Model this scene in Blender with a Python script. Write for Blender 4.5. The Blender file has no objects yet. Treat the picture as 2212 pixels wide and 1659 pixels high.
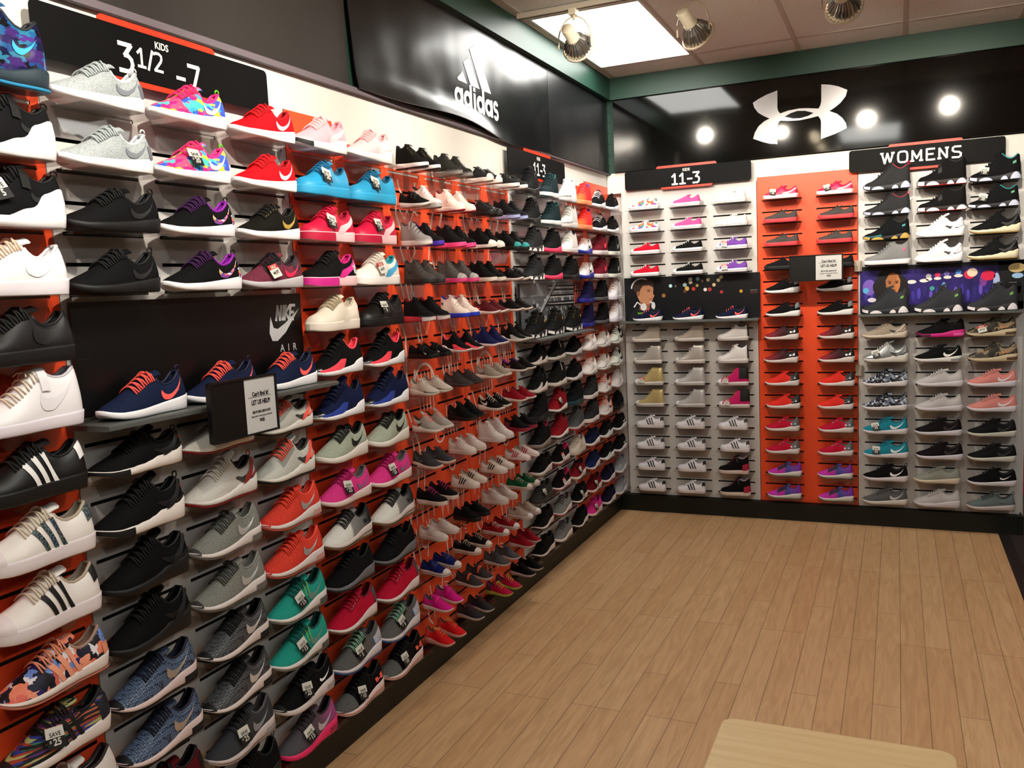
import bpy, bmesh, math, random
from mathutils import Vector, Matrix, Euler
from mathutils.geometry import tessellate_polygon
random.seed(7)
PI = math.pi
C = bpy.context.scene.collection
sc = bpy.context.scene

# ------------------------------------------------------------------ camera, world, light, exposure
cam = bpy.data.cameras.new('camera'); cam.sensor_width = 36; cam.lens = 36*1871.6/2212
cam_o = bpy.data.objects.new('camera', cam); C.objects.link(cam_o)
cam_o.location = (1.882, -6.018, 1.661)
cam_o.rotation_euler = (math.radians(83.588), math.radians(2.643), math.radians(23.812))
cam.clip_start = .05
sc.camera = cam_o
w = bpy.data.worlds.new('world'); sc.world = w; w.use_nodes = True
w.node_tree.nodes['Background'].inputs[0].default_value = (1, .93, .85, 1)
w.node_tree.nodes['Background'].inputs[1].default_value = .05
sc.view_settings.view_transform = 'Standard'; sc.view_settings.look = 'None'
sc.view_settings.gamma = 1; sc.view_settings.use_curve_mapping = False
sc.view_settings.exposure = 0.22
sc.cycles.max_bounces = 7; sc.cycles.diffuse_bounces = 4; sc.cycles.glossy_bounces = 3
sc.cycles.transparent_max_bounces = 24; sc.cycles.caustics_reflective = False; sc.cycles.caustics_refractive = False
sc.cycles.use_denoising = True
TROFFER = 10.0      # emission of the ceiling light panels
SPOT = 84.0         # watts of each track spot
ALL_SPOTS = []
def spot(loc, aim, watts=SPOT, size=72, blend=1.0, col=(1, .90, .76)):
    l = bpy.data.lights.new('track_spot_light', 'SPOT'); l.energy = watts; l.spot_size = math.radians(size)
    l.spot_blend = blend; l.color = col; l.shadow_soft_size = .02
    o = bpy.data.objects.new('track_spot_light', l); C.objects.link(o); o.location = loc
    o.rotation_euler = (Vector(aim)-Vector(loc)).to_track_quat('-Z', 'Y').to_euler()
    return o

# ------------------------------------------------------------------ materials
def lin(h):
    if not isinstance(h, str): return h
    h = h.lstrip('#')
    if len(h) == 3: h = ''.join(c*2 for c in h)
    r = []
    for i in (0, 2, 4):
        v = int(h[i:i+2], 16)/255
        r.append(v/12.92 if v <= .04045 else ((v+.055)/1.055)**2.4)
    if max(r) < .016: r = [v*.55 for v in r]
    return (r[0], r[1], r[2], 1)
MATS = {}
def mat(col, rough=.6, metal=0, spec=.4, coat=0):
    k = (col, rough, metal, spec, coat)
    if k in MATS: return MATS[k]
    m = bpy.data.materials.new('paint_' + str(col).strip('#')); m.use_nodes = True
    b = m.node_tree.nodes['Principled BSDF']
    b.inputs['Base Color'].default_value = lin(col); b.inputs['Roughness'].default_value = rough
    b.inputs['Metallic'].default_value = metal; b.inputs['Specular IOR Level'].default_value = spec
    if coat: b.inputs['Coat Weight'].default_value = coat
    MATS[k] = m
    return m
def nodes(name, rough=.6, spec=.4, metal=0):
    m = bpy.data.materials.new(name); m.use_nodes = True
    nt = m.node_tree; b = nt.nodes['Principled BSDF']
    b.inputs['Roughness'].default_value = rough; b.inputs['Specular IOR Level'].default_value = spec
    b.inputs['Metallic'].default_value = metal
    return m, nt, b
def ramp(nt, stops, const=False):
    r = nt.nodes.new('ShaderNodeValToRGB'); e = r.color_ramp.elements
    if const: r.color_ramp.interpolation = 'CONSTANT'
    while len(e) < len(stops): e.new(.5)
    for i, (p, c) in enumerate(stops): e[i].position = p; e[i].color = lin(c)
    return r
def texco(nt, scale=(1, 1, 1), rot=(0, 0, 0), loc=(0, 0, 0)):
    t = nt.nodes.new('ShaderNodeTexCoord'); mp = nt.nodes.new('ShaderNodeMapping')
    mp.inputs['Scale'].default_value = scale; mp.inputs['Rotation'].default_value = rot; mp.inputs['Location'].default_value = loc
    nt.links.new(t.outputs['Object'], mp.inputs[0]); return mp
def fabric(col, col2=None, scale=420, amt=.2, rough=.8):
    """knit / mesh cloth: fine cell pattern plus a small bump"""
    k = ('fab', col, col2, scale, amt)
    if k in MATS: return MATS[k]
    m, nt, b = nodes('cloth_' + col.strip('#'), rough, .12)
    mp = texco(nt, (scale,)*3)
    v = nt.nodes.new('ShaderNodeTexVoronoi'); v.inputs['Scale'].default_value = 1
    nt.links.new(mp.outputs[0], v.inputs['Vector'])
    c1 = lin(col); c2 = lin(col2) if col2 else tuple(c*(1-amt) for c in c1[:3])+(1,)
    r = ramp(nt, [(.15, c1), (.75, c2)])
    nt.links.new(v.outputs['Distance'], r.inputs[0]); nt.links.new(r.outputs[0], b.inputs['Base Color'])
    bp = nt.nodes.new('ShaderNodeBump'); bp.inputs['Strength'].default_value = .25; bp.inputs['Distance'].default_value = .001
    nt.links.new(v.outputs['Distance'], bp.inputs['Height']); nt.links.new(bp.outputs[0], b.inputs['Normal'])
    MATS[k] = m; return m
def patches(name, cols, scale=40, stretch=(1, 1, 1), rough=.6, noise=.0, rot=(0, 0, 0)):
    if name in MATS: return MATS[name]
    m, nt, b = nodes(name, rough, .35)
    mp = texco(nt, tuple(scale*s for s in stretch), rot)
    n = nt.nodes.new('ShaderNodeTexNoise'); n.inputs['Scale'].default_value = 1.3; n.inputs['Detail'].default_value = 3
    nt.links.new(mp.outputs[0], n.inputs['Vector'])
    mx = nt.nodes.new('ShaderNodeVectorMath'); mx.operation = 'MULTIPLY_ADD'
    mx.inputs[1].default_value = (noise,)*3
    nt.links.new(n.outputs['Color'], mx.inputs[0]); nt.links.new(mp.outputs[0], mx.inputs[2])
    v = nt.nodes.new('ShaderNodeTexVoronoi'); v.inputs['Scale'].default_value = 1
    nt.links.new(mx.outputs[0], v.inputs['Vector'])
    sp = nt.nodes.new('ShaderNodeSeparateColor'); nt.links.new(v.outputs['Color'], sp.inputs[0])
    r = ramp(nt, [(i/len(cols), c) for i, c in enumerate(cols)], True)
    nt.links.new(sp.outputs[0], r.inputs[0]); nt.links.new(r.outputs[0], b.inputs['Base Color'])
    MATS[name] = m; return m
def scales(name, bg, fg, scale=150):
    if name in MATS: return MATS[name]
    m, nt, b = nodes(name, .5, .4)
    mp = texco(nt, (scale, scale, scale))
    v = nt.nodes.new('ShaderNodeTexVoronoi'); v.feature = 'DISTANCE_TO_EDGE'; v.inputs['Scale'].default_value = 1; v.inputs['Randomness'].default_value = .35
    nt.links.new(mp.outputs[0], v.inputs['Vector'])
    r = ramp(nt, [(.06, bg), (.14, fg)])
    nt.links.new(v.outputs['Distance'], r.inputs[0])
    g = nt.nodes.new('ShaderNodeSeparateXYZ'); t = nt.nodes.new('ShaderNodeTexCoord'); nt.links.new(t.outputs['Object'], g.inputs[0])
    mr = nt.nodes.new('ShaderNodeMapRange'); mr.inputs[1].default_value = .13; mr.inputs[2].default_value = .07
    mr.inputs[3].default_value = 0; mr.inputs[4].default_value = 1
    nt.links.new(g.outputs['Z'], mr.inputs[0])
    mix = nt.nodes.new('ShaderNodeMix'); mix.data_type = 'RGBA'; mix.inputs[6].default_value = lin(bg)
    nt.links.new(mr.outputs[0], mix.inputs[0]); nt.links.new(r.outputs[0], mix.inputs[7]); nt.links.new(mix.outputs[2], b.inputs['Base Color'])
    MATS[name] = m; return m
def fade(name, stops, x0, x1, rough=.7, axis='X'):
    """the cloth's own dyed colour fade along the shoe"""
    if name in MATS: return MATS[name]
    m, nt, b = nodes(name, rough, .3)
    t = nt.nodes.new('ShaderNodeTexCoord'); g = nt.nodes.new('ShaderNodeSeparateXYZ'); nt.links.new(t.outputs['Object'], g.inputs[0])
    mr = nt.nodes.new('ShaderNodeMapRange'); mr.inputs[1].default_value = x0; mr.inputs[2].default_value = x1
    nt.links.new(g.outputs[axis], mr.inputs[0]); r = ramp(nt, stops)
    nt.links.new(mr.outputs[0], r.inputs[0]); nt.links.new(r.outputs[0], b.inputs['Base Color'])
    MATS[name] = m; return m
def metalf(col, rough=.3): return mat(col, rough, .45, .5)
def leather(col): return mat(col, .45, 0, .45)
def M_(spec, cloth=False):
    """material from a short word used in the shoe table"""
    if not isinstance(spec, str): return spec
    k, _, v = spec.partition(':')
    if spec.startswith('#'): return fabric(spec) if cloth else mat(spec, .6)
    if k == 'l': return leather(v)
    if k == 'm': return metalf(v)
    if k == 'g': return mat(v, .25, 0, .5, .4)
    if k == 'p': return mat(v, .55)
    if k == 'heather': return fabric(v, None, 420, .45)
    return PAT[v]()
PAT = {
 'floral': lambda: patches('tropical_print', ['#e8207f', '#3a59d8', '#4fd0c8', '#b8e04a', '#f0507a', '#3fb2ea', '#e85a95', '#f2c84a'], 55, (.6, 1, 1.3), .7, 1.2),
 'bloom': lambda: patches('bloom_print', ['#14122e', '#e9876a', '#e8e4ea', '#2a2266', '#101018', '#e06a5a', '#6f8fd6', '#ee9a78'], 48, (1, 1, 1), .6, 1.6),
 'streak': lambda: patches('streak_print', ['#111018', '#9a3a24', '#26348a', '#1a1a22', '#15151c', '#5a2a78', '#15151c', '#3a7a50', '#a8a868', '#1a1a22', '#111016', '#b05a3a'], 42, (.30, 1, 7), .7, .5, (0, .5, 0)),
 'irid': lambda: patches('iridescent_film', ['#1c4078', '#3a2264', '#2a6c88', '#101638', '#4a2a7c', '#1e5486', '#241a50', '#12141e'], 45, (.7, 1, 1.4), .2, 1.4),
 'glit': lambda: patches('glitter_film', ['#20242a', '#3a3f66', '#6a7a3a', '#101216', '#3f6a8a', '#50555c'], 500, (1, 1, 1), .25, 0),
 'prism': lambda: patches('prism_print', ['#8a3a8a', '#4aa07a', '#e06a7a', '#d8d8e0', '#3a4a9a', '#c8a04a'], 120, (.6, 1, 1.6), .5, .8),
 'hexnavy': lambda: scales('snake_scale_navy', '#0c1026', '#5f7594', 170),
 'hexblack': lambda: scales('snake_scale_black', '#0c0c0e', '#5a5c60', 170),
 'camoblk': lambda: patches('grey_flower_print', ['#15161a', '#8a93a5', '#1b1c20', '#4c5568', '#d0d4da', '#111114', '#626c80'], 75, (1, 1, 1), .7, 1.6),
 'camo': lambda: patches('camouflage_print', ['#5a5040', '#2a2620', '#8a7458', '#3c382c', '#a08a68', '#2f2c24'], 32, (1, 1, 1), .6, 1.5),
 'paint': lambda: patches('paint_splash_print', ['#f4f4f2', '#f4f4f2', '#3f8f80', '#e0702a', '#f4f4f2', '#6a4a9a', '#f4f4f2', '#c04a50'], 50, (1, 1, 1), .6, 1.2),
 'marble': lambda: patches('marble_print', ['#f0f0f0', '#d8d8d8', '#1a1a1a', '#e8e8e8', '#5a5a5a', '#f5f5f5'], 160, (1, 1, 1), .5, 1.5),
 'cement': lambda: patches('speckle_print', ['#b8b4ae', '#4a4844', '#c8c4be', '#8a8680'], 300, (1, 1, 1), .5, 1),
 'uafade': lambda: fade('wine_to_black_dye', [(0, '#8a1626'), (.45, '#4a1018'), (.8, '#141214')], -.09, .09),
 'pinkfade': lambda: fade('grey_to_pink_dye', [(0, '#4a484c'), (.55, '#5a4a54'), (1, '#b0408a')], -.1, .14),
 'uagrey': lambda: fade('white_to_black_dye', [(0, '#dcdcd4'), (.42, '#dcdcd4'), (.46, '#8a8a88'), (.70, '#777776'), (.93, '#232325'), (1, '#1c1c1e')], -.12, .12),
 'purp': lambda: fade('magenta_to_blue_dye', [(0, '#c02aa8'), (.48, '#b82aa0'), (.56, '#3a4a90'), (1, '#7a2a9a')], -.1, .1),
 'redor': lambda: fade('red_to_orange_dye', [(0, '#ff5a1a'), (.5, '#f0282a'), (1, '#e8202a')], -.1, .1),
}
def acrylic():
    if 'acr' in MATS: return MATS['acr']
    m = bpy.data.materials.new('clear_acrylic'); m.use_nodes = True; nt = m.node_tree; nt.nodes.clear()
    o = nt.nodes.new('ShaderNodeOutputMaterial'); tr = nt.nodes.new('ShaderNodeBsdfTransparent'); gl = nt.nodes.new('ShaderNodeBsdfGlossy')
    tr.inputs[0].default_value = (.91, .90, .89, 1); gl.inputs['Roughness'].default_value = .12; gl.inputs[0].default_value = (.8, .8, .8, 1)
    lw_ = nt.nodes.new('ShaderNodeLayerWeight'); pw = nt.nodes.new('ShaderNodeMath'); pw.operation = 'POWER'; pw.inputs[1].default_value = 3.5
    fr = nt.nodes.new('ShaderNodeMath'); fr.operation = 'MULTIPLY_ADD'; fr.inputs[1].default_value = .35; fr.inputs[2].default_value = .055
    nt.links.new(lw_.outputs['Facing'], pw.inputs[0]); nt.links.new(pw.outputs[0], fr.inputs[0])
    mx = nt.nodes.new('ShaderNodeMixShader')
    nt.links.new(fr.outputs[0], mx.inputs[0]); nt.links.new(tr.outputs[0], mx.inputs[1]); nt.links.new(gl.outputs[0], mx.inputs[2])
    nt.links.new(mx.outputs[0], o.inputs[0]); MATS['acr'] = m; return m
def emit(col, s, name):
    m = bpy.data.materials.new(name); m.use_nodes = True; b = m.node_tree.nodes['Principled BSDF']
    b.inputs['Base Color'].default_value = (0.8, .8, .8, 1)
    b.inputs['Emission Color'].default_value = lin(col); b.inputs['Emission Strength'].default_value = s; return m
def noise_mat(name, c1, c2, scale, rough=.6, spec=.3, bump=0, stretch=(1, 1, 1), bdist=.002):
    m, nt, b = nodes(name, rough, spec); mp = texco(nt, tuple(scale*s for s in stretch))
    n = nt.nodes.new('ShaderNodeTexNoise'); n.inputs['Scale'].default_value = 1; n.inputs['Detail'].default_value = 5
    nt.links.new(mp.outputs[0], n.inputs['Vector']); r = ramp(nt, [(.3, c1), (.7, c2)])
    nt.links.new(n.outputs['Fac'], r.inputs[0]); nt.links.new(r.outputs[0], b.inputs['Base Color'])
    if bump:
        bp = nt.nodes.new('ShaderNodeBump'); bp.inputs['Strength'].default_value = bump; bp.inputs['Distance'].default_value = bdist
        nt.links.new(n.outputs['Fac'], bp.inputs['Height']); nt.links.new(bp.outputs[0], b.inputs['Normal'])
    return m
def floor_mat():
    m, nt, b = nodes('laminate_planks', .42, .35)
    mp = texco(nt, (1, 1, 1), (0, 0, PI/2), (0, 0, 0))
    br = nt.nodes.new('ShaderNodeTexBrick'); nt.links.new(mp.outputs[0], br.inputs['Vector'])
    br.inputs['Scale'].default_value = 1; br.inputs['Brick Width'].default_value = .98; br.inputs['Row Height'].default_value = .1
    br.inputs['Mortar Size'].default_value = .0016; br.inputs['Mortar Smooth'].default_value = .3; br.inputs['Bias'].default_value = 0
    br.offset = .37; br.offset_frequency = 3
    br.inputs['Color1'].default_value = lin('#d1aa7e'); br.inputs['Color2'].default_value = lin('#c99f72'); br.inputs['Mortar'].default_value = lin('#80634a')
    mp2 = texco(nt, (30, 3, 1)); n = nt.nodes.new('ShaderNodeTexNoise'); n.inputs['Scale'].default_value = 1; n.inputs['Detail'].default_value = 6
    n.inputs['Distortion'].default_value = 1.5
    nt.links.new(mp2.outputs[0], n.inputs['Vector']); r = ramp(nt, [(.3, '#e6e0da'), (.7, '#ffffff')])
    nt.links.new(n.outputs['Fac'], r.inputs[0])
    mx = nt.nodes.new('ShaderNodeMix'); mx.data_type = 'RGBA'; mx.blend_type = 'MULTIPLY'; mx.inputs[0].default_value = 1
    nt.links.new(br.outputs['Color'], mx.inputs[6]); nt.links.new(r.outputs[0], mx.inputs[7])
    nt.links.new(mx.outputs[2], b.inputs['Base Color'])
    return m
def vinyl(name, col, rough, bump=0, scale=2.2):
    m, nt, b = nodes(name, rough, .5); b.inputs['Base Color'].default_value = lin(col)
    if bump:
        mp = texco(nt, (scale,)*3); n = nt.nodes.new('ShaderNodeTexNoise'); n.inputs['Scale'].default_value = 1; n.inputs['Detail'].default_value = 1
        nt.links.new(mp.outputs[0], n.inputs['Vector'])
        bp = nt.nodes.new('ShaderNodeBump'); bp.inputs['Strength'].default_value = bump; bp.inputs['Distance'].default_value = .05
        nt.links.new(n.outputs['Fac'], bp.inputs['Height']); nt.links.new(bp.outputs[0], b.inputs['Normal'])
    return m

# ------------------------------------------------------------------ mesh helpers
class MB:
    """collects geometry of ONE part"""
    def __init__(s): s.v = []; s.f = []; s.m = []; s.mats = []
    def mi(s, m):
        if m not in s.mats: s.mats.append(m)
        return s.mats.index(m)
    def add(s, vs, fs, m):
        b = len(s.v); s.v += [tuple(v) for v in vs]; i = s.mi(m)
        for f in fs: s.f.append(tuple(b+k for k in f)); s.m.append(i)
    def box(s, a, b, m):
        x0, y0, z0 = a; x1, y1, z1 = b
        s.add([(x0,y0,z0),(x1,y0,z0),(x1,y1,z0),(x0,y1,z0),(x0,y0,z1),(x1,y0,z1),(x1,y1,z1),(x0,y1,z1)],
              [(0,3,2,1),(4,5,6,7),(0,1,5,4),(1,2,6,5),(2,3,7,6),(3,0,4,7)], m)
    def grid(s, rows, m, close=False):
        n = len(rows[0]); vs = [p for r in rows for p in r]; fs = []
        for i in range(len(rows)-1):
            for j in range(n if close else n-1):
                k = (j+1) % n; fs.append((i*n+j, (i+1)*n+j, (i+1)*n+k, i*n+k))
        s.add(vs, fs, m)
    def tube(s, pts, r, m, n=6, closed=False):
        P = [Vector(p) for p in pts]; rows = []
        up = Vector((0, 0, 1)); L = len(P)
        for i, p in enumerate(P):
            a = P[i-1] if (i or closed) else P[0]; b = P[(i+1) % L] if (i < L-1 or closed) else P[-1]
            t = (b-a).normalized()
            u = t.cross(up);
            if u.length < .05: u = t.cross(Vector((1, 0, 0)))
            u.normalize(); w_ = u.cross(t)
            rr = r(i/(L-1)) if callable(r) else r
            rows.append([p+(u*math.cos(2*PI*k/n)+w_*math.sin(2*PI*k/n))*rr for k in range(n)])
        if closed: rows.append(rows[0])
        s.grid(rows, m, True)
        if not closed:
            b = len(s.v)-len(rows)*n; i = s.mi(m)
            s.f.append(tuple(b+k for k in range(n))); s.m.append(i)
            s.f.append(tuple(b+(len(rows)-1)*n+k for k in reversed(range(n)))); s.m.append(i)
    def lathe(s, prof, m, axis='Z', n=24, rib=0, twist=0):
        rows = []
        for q, (r, z) in enumerate(prof):
            row = []
            for k in range(n):
                rr = r*(1-rib*(k % 2)); a = 2*PI*k/n + twist*q
                row.append((rr*math.cos(a), rr*math.sin(a), z))
            rows.append(row)
        s.grid(rows, m, True)
    def build(s, name, parent=None, smooth=False, loc=None, rotz=0):
        me = bpy.data.meshes.new(name); me.from_pydata(s.v, [], s.f)
        for m in s.mats: me.materials.append(m)
        me.polygons.foreach_set('material_index', s.m)
        if smooth: me.polygons.foreach_set('use_smooth', [True]*len(s.f))
        me.update()
        return link(name, me, parent, loc, rotz)
def link(name, me, parent=None, loc=None, rotz=0):
    o = bpy.data.objects.new(name, me); C.objects.link(o)
    if parent: o.parent = parent
    if loc: o.location = loc
    if rotz: o.rotation_euler = (0, 0, rotz)
    return o
def empty(name, loc=(0, 0, 0), rotz=0):
    o = bpy.data.objects.new(name, None); C.objects.link(o); o.location = loc; o.rotation_euler = (0, 0, rotz)
    o.empty_display_size = .05; return o
def tag(o, label, cat, group=None):
    o['label'] = label; o['category'] = cat
    if group: o['group'] = group
    return o
def struct(o, label=None):
    o['kind'] = 'structure'
    if label: o['label'] = label
    return o
LROT = PI/2     # things on the left wall face +x, things on the back wall face -y
def on_left(a, z, off=0): return (off, a, z)
def on_back(a, z, off=0): return (a, -off, z)

TXT = {}
def text_geo(s, size, bold=0.0, squeeze=1.0):
    k = (s, size, bold, squeeze)
    if k in TXT: return TXT[k]
    cu = bpy.data.curves.new('t', 'FONT'); cu.body = s; cu.size = size; cu.align_x = 'CENTER'; cu.offset = bold; cu.resolution_u = 3
    o = bpy.data.objects.new('t', cu); C.objects.link(o); bpy.context.view_layer.update()
    me = bpy.data.meshes.new_from_object(o)
    vs = [(v.co.x*squeeze, v.co.y) for v in me.vertices]; fs = [tuple(p.vertices) for p in me.polygons]
    bpy.data.objects.remove(o); bpy.data.curves.remove(cu); bpy.data.meshes.remove(me)
    TXT[k] = (vs, fs); return TXT[k]
class Flat(MB):
    """flat print in the local XZ plane facing -y; layer n lies n*0.4 mm in front"""
    D = .0004; seq = 0.0
    def pol(s, pts, m, layer=1, th=0):
        y = -layer*s.D; vs = [(x, y, z) for x, z in pts]
        tris = tessellate_polygon([[Vector((x, z, 0)) for x, z in pts]])
        fs = []
        for t in tris:
            a, b, c = [pts[k] for k in t]
            cr = (b[0]-a[0])*(c[1]-a[1])-(b[1]-a[1])*(c[0]-a[0])
            fs.append(tuple(t) if cr > 0 else tuple(reversed(t)))
        s.add(vs, fs, m)
        if th:
            n = len(pts); s.add(vs+[(x, y+th, z) for x, z in pts], [(i, i+n, (i+1) % n+n, (i+1) % n) for i in range(n)], m)
    def stroke(s, pts, w_, m, layer=1, closed=False):
        P = [Vector(p) for p in pts]; n = len(P); rows = []
        for i in range(n):
            a = P[i-1] if (i or closed) else P[0]; b = P[(i+1) % n] if (i < n-1 or closed) else P[-1]
            t = (b-a); t = t.normalized() if t.length else Vector((1, 0)); nn = Vector((-t.y, t.x))*w_/2
            rows.append([(P[i].x+nn.x, -layer*s.D, P[i].y+nn.y), (P[i].x-nn.x, -layer*s.D, P[i].y-nn.y)])
        if closed: rows.append(rows[0])
        s.grid(rows, m)
    def segs(s, pts, w_, m, layer=1):
        for i, ((a, b), (c, d)) in enumerate(zip(pts, pts[1:])):
            v = Vector((c-a, d-b)); L = v.length or 1e-6; v /= L; nx, nz = -v.y*w_/2, v.x*w_/2; ex, ez = v.x*w_*.28, v.y*w_*.28
            s.pol([(a-ex+nx, b-ez+nz), (a-ex-nx, b-ez-nz), (c+ex-nx, d+ez-nz), (c+ex+nx, d+ez+nz)], m, layer+s.seq); s.seq = (s.seq+.07) % 1.4
    def rect(s, x0, z0, x1, z1, m, layer=1): s.pol([(x0, z0), (x1, z0), (x1, z1), (x0, z1)], m, layer)
    def disc(s, x, z, r, m, layer=1, sx=1, n=20): s.pol([(x+r*sx*math.cos(2*PI*k/n), z+r*math.sin(2*PI*k/n)) for k in range(n)], m, layer)
    def arc(s, x, z, r, a0, a1, w_, m, layer=1, n=16, sx=1):
        s.stroke([(x+sx*r*math.cos(math.radians(a0+(a1-a0)*k/n)), z+r*math.sin(math.radians(a0+(a1-a0)*k/n))) for k in range(n+1)], w_, m, layer)
    def text(s, t, x, z, size, m, layer=1, bold=0, sq=1, rot=0):
        vs, fs = text_geo(t, size, bold, sq); c, q = math.cos(rot), math.sin(rot)
        s.add([(x+vx*c-vz*q, -layer*s.D, z+vx*q+vz*c) for vx, vz in vs], fs, m)
def roundrect(x0, z0, x1, z1, r, n=6):
    P = []
    for cx, cz, a in ((x1-r, z1-r, 0), (x0+r, z1-r, 90), (x0+r, z0+r, 180), (x1-r, z0+r, 270)):
        P += [(cx+r*math.cos(math.radians(a+90*k/n)), cz+r*math.sin(math.radians(a+90*k/n))) for k in range(n+1)]
    return P

# ------------------------------------------------------------------ room shell
CEIL = 3.064; BASE = .117; PITCH = .0762; TOPZ = 2.150
white = mat('#cfcdca', .5); hdr = mat('#d9d6cf', .45)
orange = mat('#f0522a', .38, 0, .45)
slotm = mat('#15100c', .8); green = noise_mat('green_paint', '#1b3c31', '#204335', 3, .45, .4)
plinthm = mat('#161c15', .5)
def sbox(name, a, b, m, label=None):
    q = MB(); q.box(a, b, m); return struct(q.build(name), label)
sbox('floor', (-.03, -9, -.05), (2.46, .1, 0), floor_mat(), 'light wood plank laminate floor')
carpet = noise_mat('carpet_tiles', '#26211f', '#3a3330', 90, .95, .1, .5)
sbox('floor_carpet', (2.52, -9, -.05), (6, 1.2, 0), carpet, 'dark carpet tiles')
sbox('trim_1', (2.46, -9, -.05), (2.52, .1, .004), mat('#1b1817', .6), 'black strip between laminate and carpet')
wl = mat('#8c8880', .8)
sbox('wall_left', (-.15, -9, 0), (-.03, .2, CEIL), wl); sbox('wall_back', (-.03, .065, 0), (2.60, .16, CEIL), mat('#d6d4d0', .6))
sbox('wall_back_far', (2.6, 1.2, 0), (6, 1.3, CEIL), mat('#b9a78c', .7)); sbox('wall_right', (6, -9, 0), (6.1, 1.2, CEIL), mat('#b0a08a', .8))
sbox('wall_front', (-.03, -9.1, 0), (6, -9, CEIL), mat('#8a7a68', .8))
def ceiling():
    q = MB(); tile = noise_mat('ceiling_tile', '#dcdcd8', '#e6e6e2', 60, .9, .1, .3)
    holes = [(.09, -1.59), (1.31, -4.64), (3.75, -1.59), (3.75, -4.64), (1.31, -7.08), (3.75, -7.08)]
    xs = [-.15]+[.09+.61*i for i in range(0, 10)]+[6.1]; ys = [-9.1]+[-8.30+.61*i for i in range(0, 15)]+[1.3]
    for i in range(len(xs)-1):
        for j in range(len(ys)-1):
            if any(abs(xs[i]-hx) < .02 and hy-.02 < ys[j] < hy+1.2 for hx, hy in holes): continue
            q.add([(xs[i], ys[j], CEIL), (xs[i+1], ys[j], CEIL), (xs[i+1], ys[j+1], CEIL), (xs[i], ys[j+1], CEIL)], [(0, 3, 2, 1)], tile)
    q.box((-.15, -9.1, CEIL+.09), (6.1, 1.3, CEIL+.12), tile)
    c = struct(q.build('ceiling'), 'suspended tile ceiling')
    g = MB(); gm = mat('#c0b6ac', .6)
    for x in xs[1:-1]: g.box((x-.012, -9, CEIL-.004), (x+.012, 1.2, CEIL-.0005), gm)
    for y in [-7.08, -5.86, -4.64, -3.42, -2.81, -1.59, -.37, .85]: g.box((-.03, y-.012, CEIL-.0045), (6, y+.012, CEIL-.0006), gm)
    g.build('ceiling_grid', c)
    diff = emit('#fdfcf6', TROFFER, 'lit_diffuser')
    names = ['square lit ceiling panel above the corner of the two shoe walls']+['lit ceiling panel farther back in the shop']*5
    for k, (x, y) in enumerate(holes):
        r = empty('ceiling_light', (x+.305, y+.61, CEIL)); tag(r, names[k], 'ceiling light', 'ceiling light panels')
        a = MB(); a.box((-.29, -.595, 0), (.29, .595, .012), diff); a.build('diffuser', r)
        f = MB(); fm = mat('#d8d4cc', .5)
        f.box((-.305, -.61, -.006), (.305, -.594, .02), fm); f.box((-.305, .594, -.006), (.305, .61, .02), fm)
        f.box((-.305, -.594, -.006), (-.289, .594, .02), fm); f.box((.289, -.594, -.006), (.305, .594, .02), fm)
        f.build('frame', r)
ceiling()
# soffit band under the ceiling (green) and corner post
sbox('trim_2', (-.03, -9, 2.915), (.055, .06, CEIL-.006), green, 'green painted band above the left wall')
sbox('trim_3', (.055, -.045, 2.915), (6, .06, CEIL-.006), green, 'green painted band above the back wall')
q = MB(); q.box((-.02, .0, 2.41), (.03, .064, 2.915), green)
for k in range(6): q.box((-.02, -.002, 2.47+k*.075), (.032, .0, 2.476+k*.075), mat('#0d1512', .6))
struct(q.build('trim_4'), 'green corner post')
# plinths
sbox('baseboard_left', (-.03, -9, 0), (.036, -.036, BASE), plinthm); sbox('baseboard_back', (-.03, -.036, 0), (2.592, .065, BASE), plinthm)
# header boards and the strip under the fascia
sbox('trim_5', (-.03, -9, 2.10), (-.004, .064, 2.42), hdr, 'white board above the shoe panels on the left wall')
sbox('trim_6', (.0, .004, 2.28), (2.6, .064, 2.42), hdr, 'white board above the shoe panels on the back wall')
stripm = mat('#6a6168', .6)
sbox('trim_7', (-.0035, -9, 2.412), (.02, -.02, 2.432), stripm); 
sbox('trim_8', (-.03, -9, 2.43), (-.004, .064, 2.92), mat('#17352b', .6)); sbox('trim_9', (.0, .004, 2.42), (2.6, .064, 2.92), mat('#17352b', .6))

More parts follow.
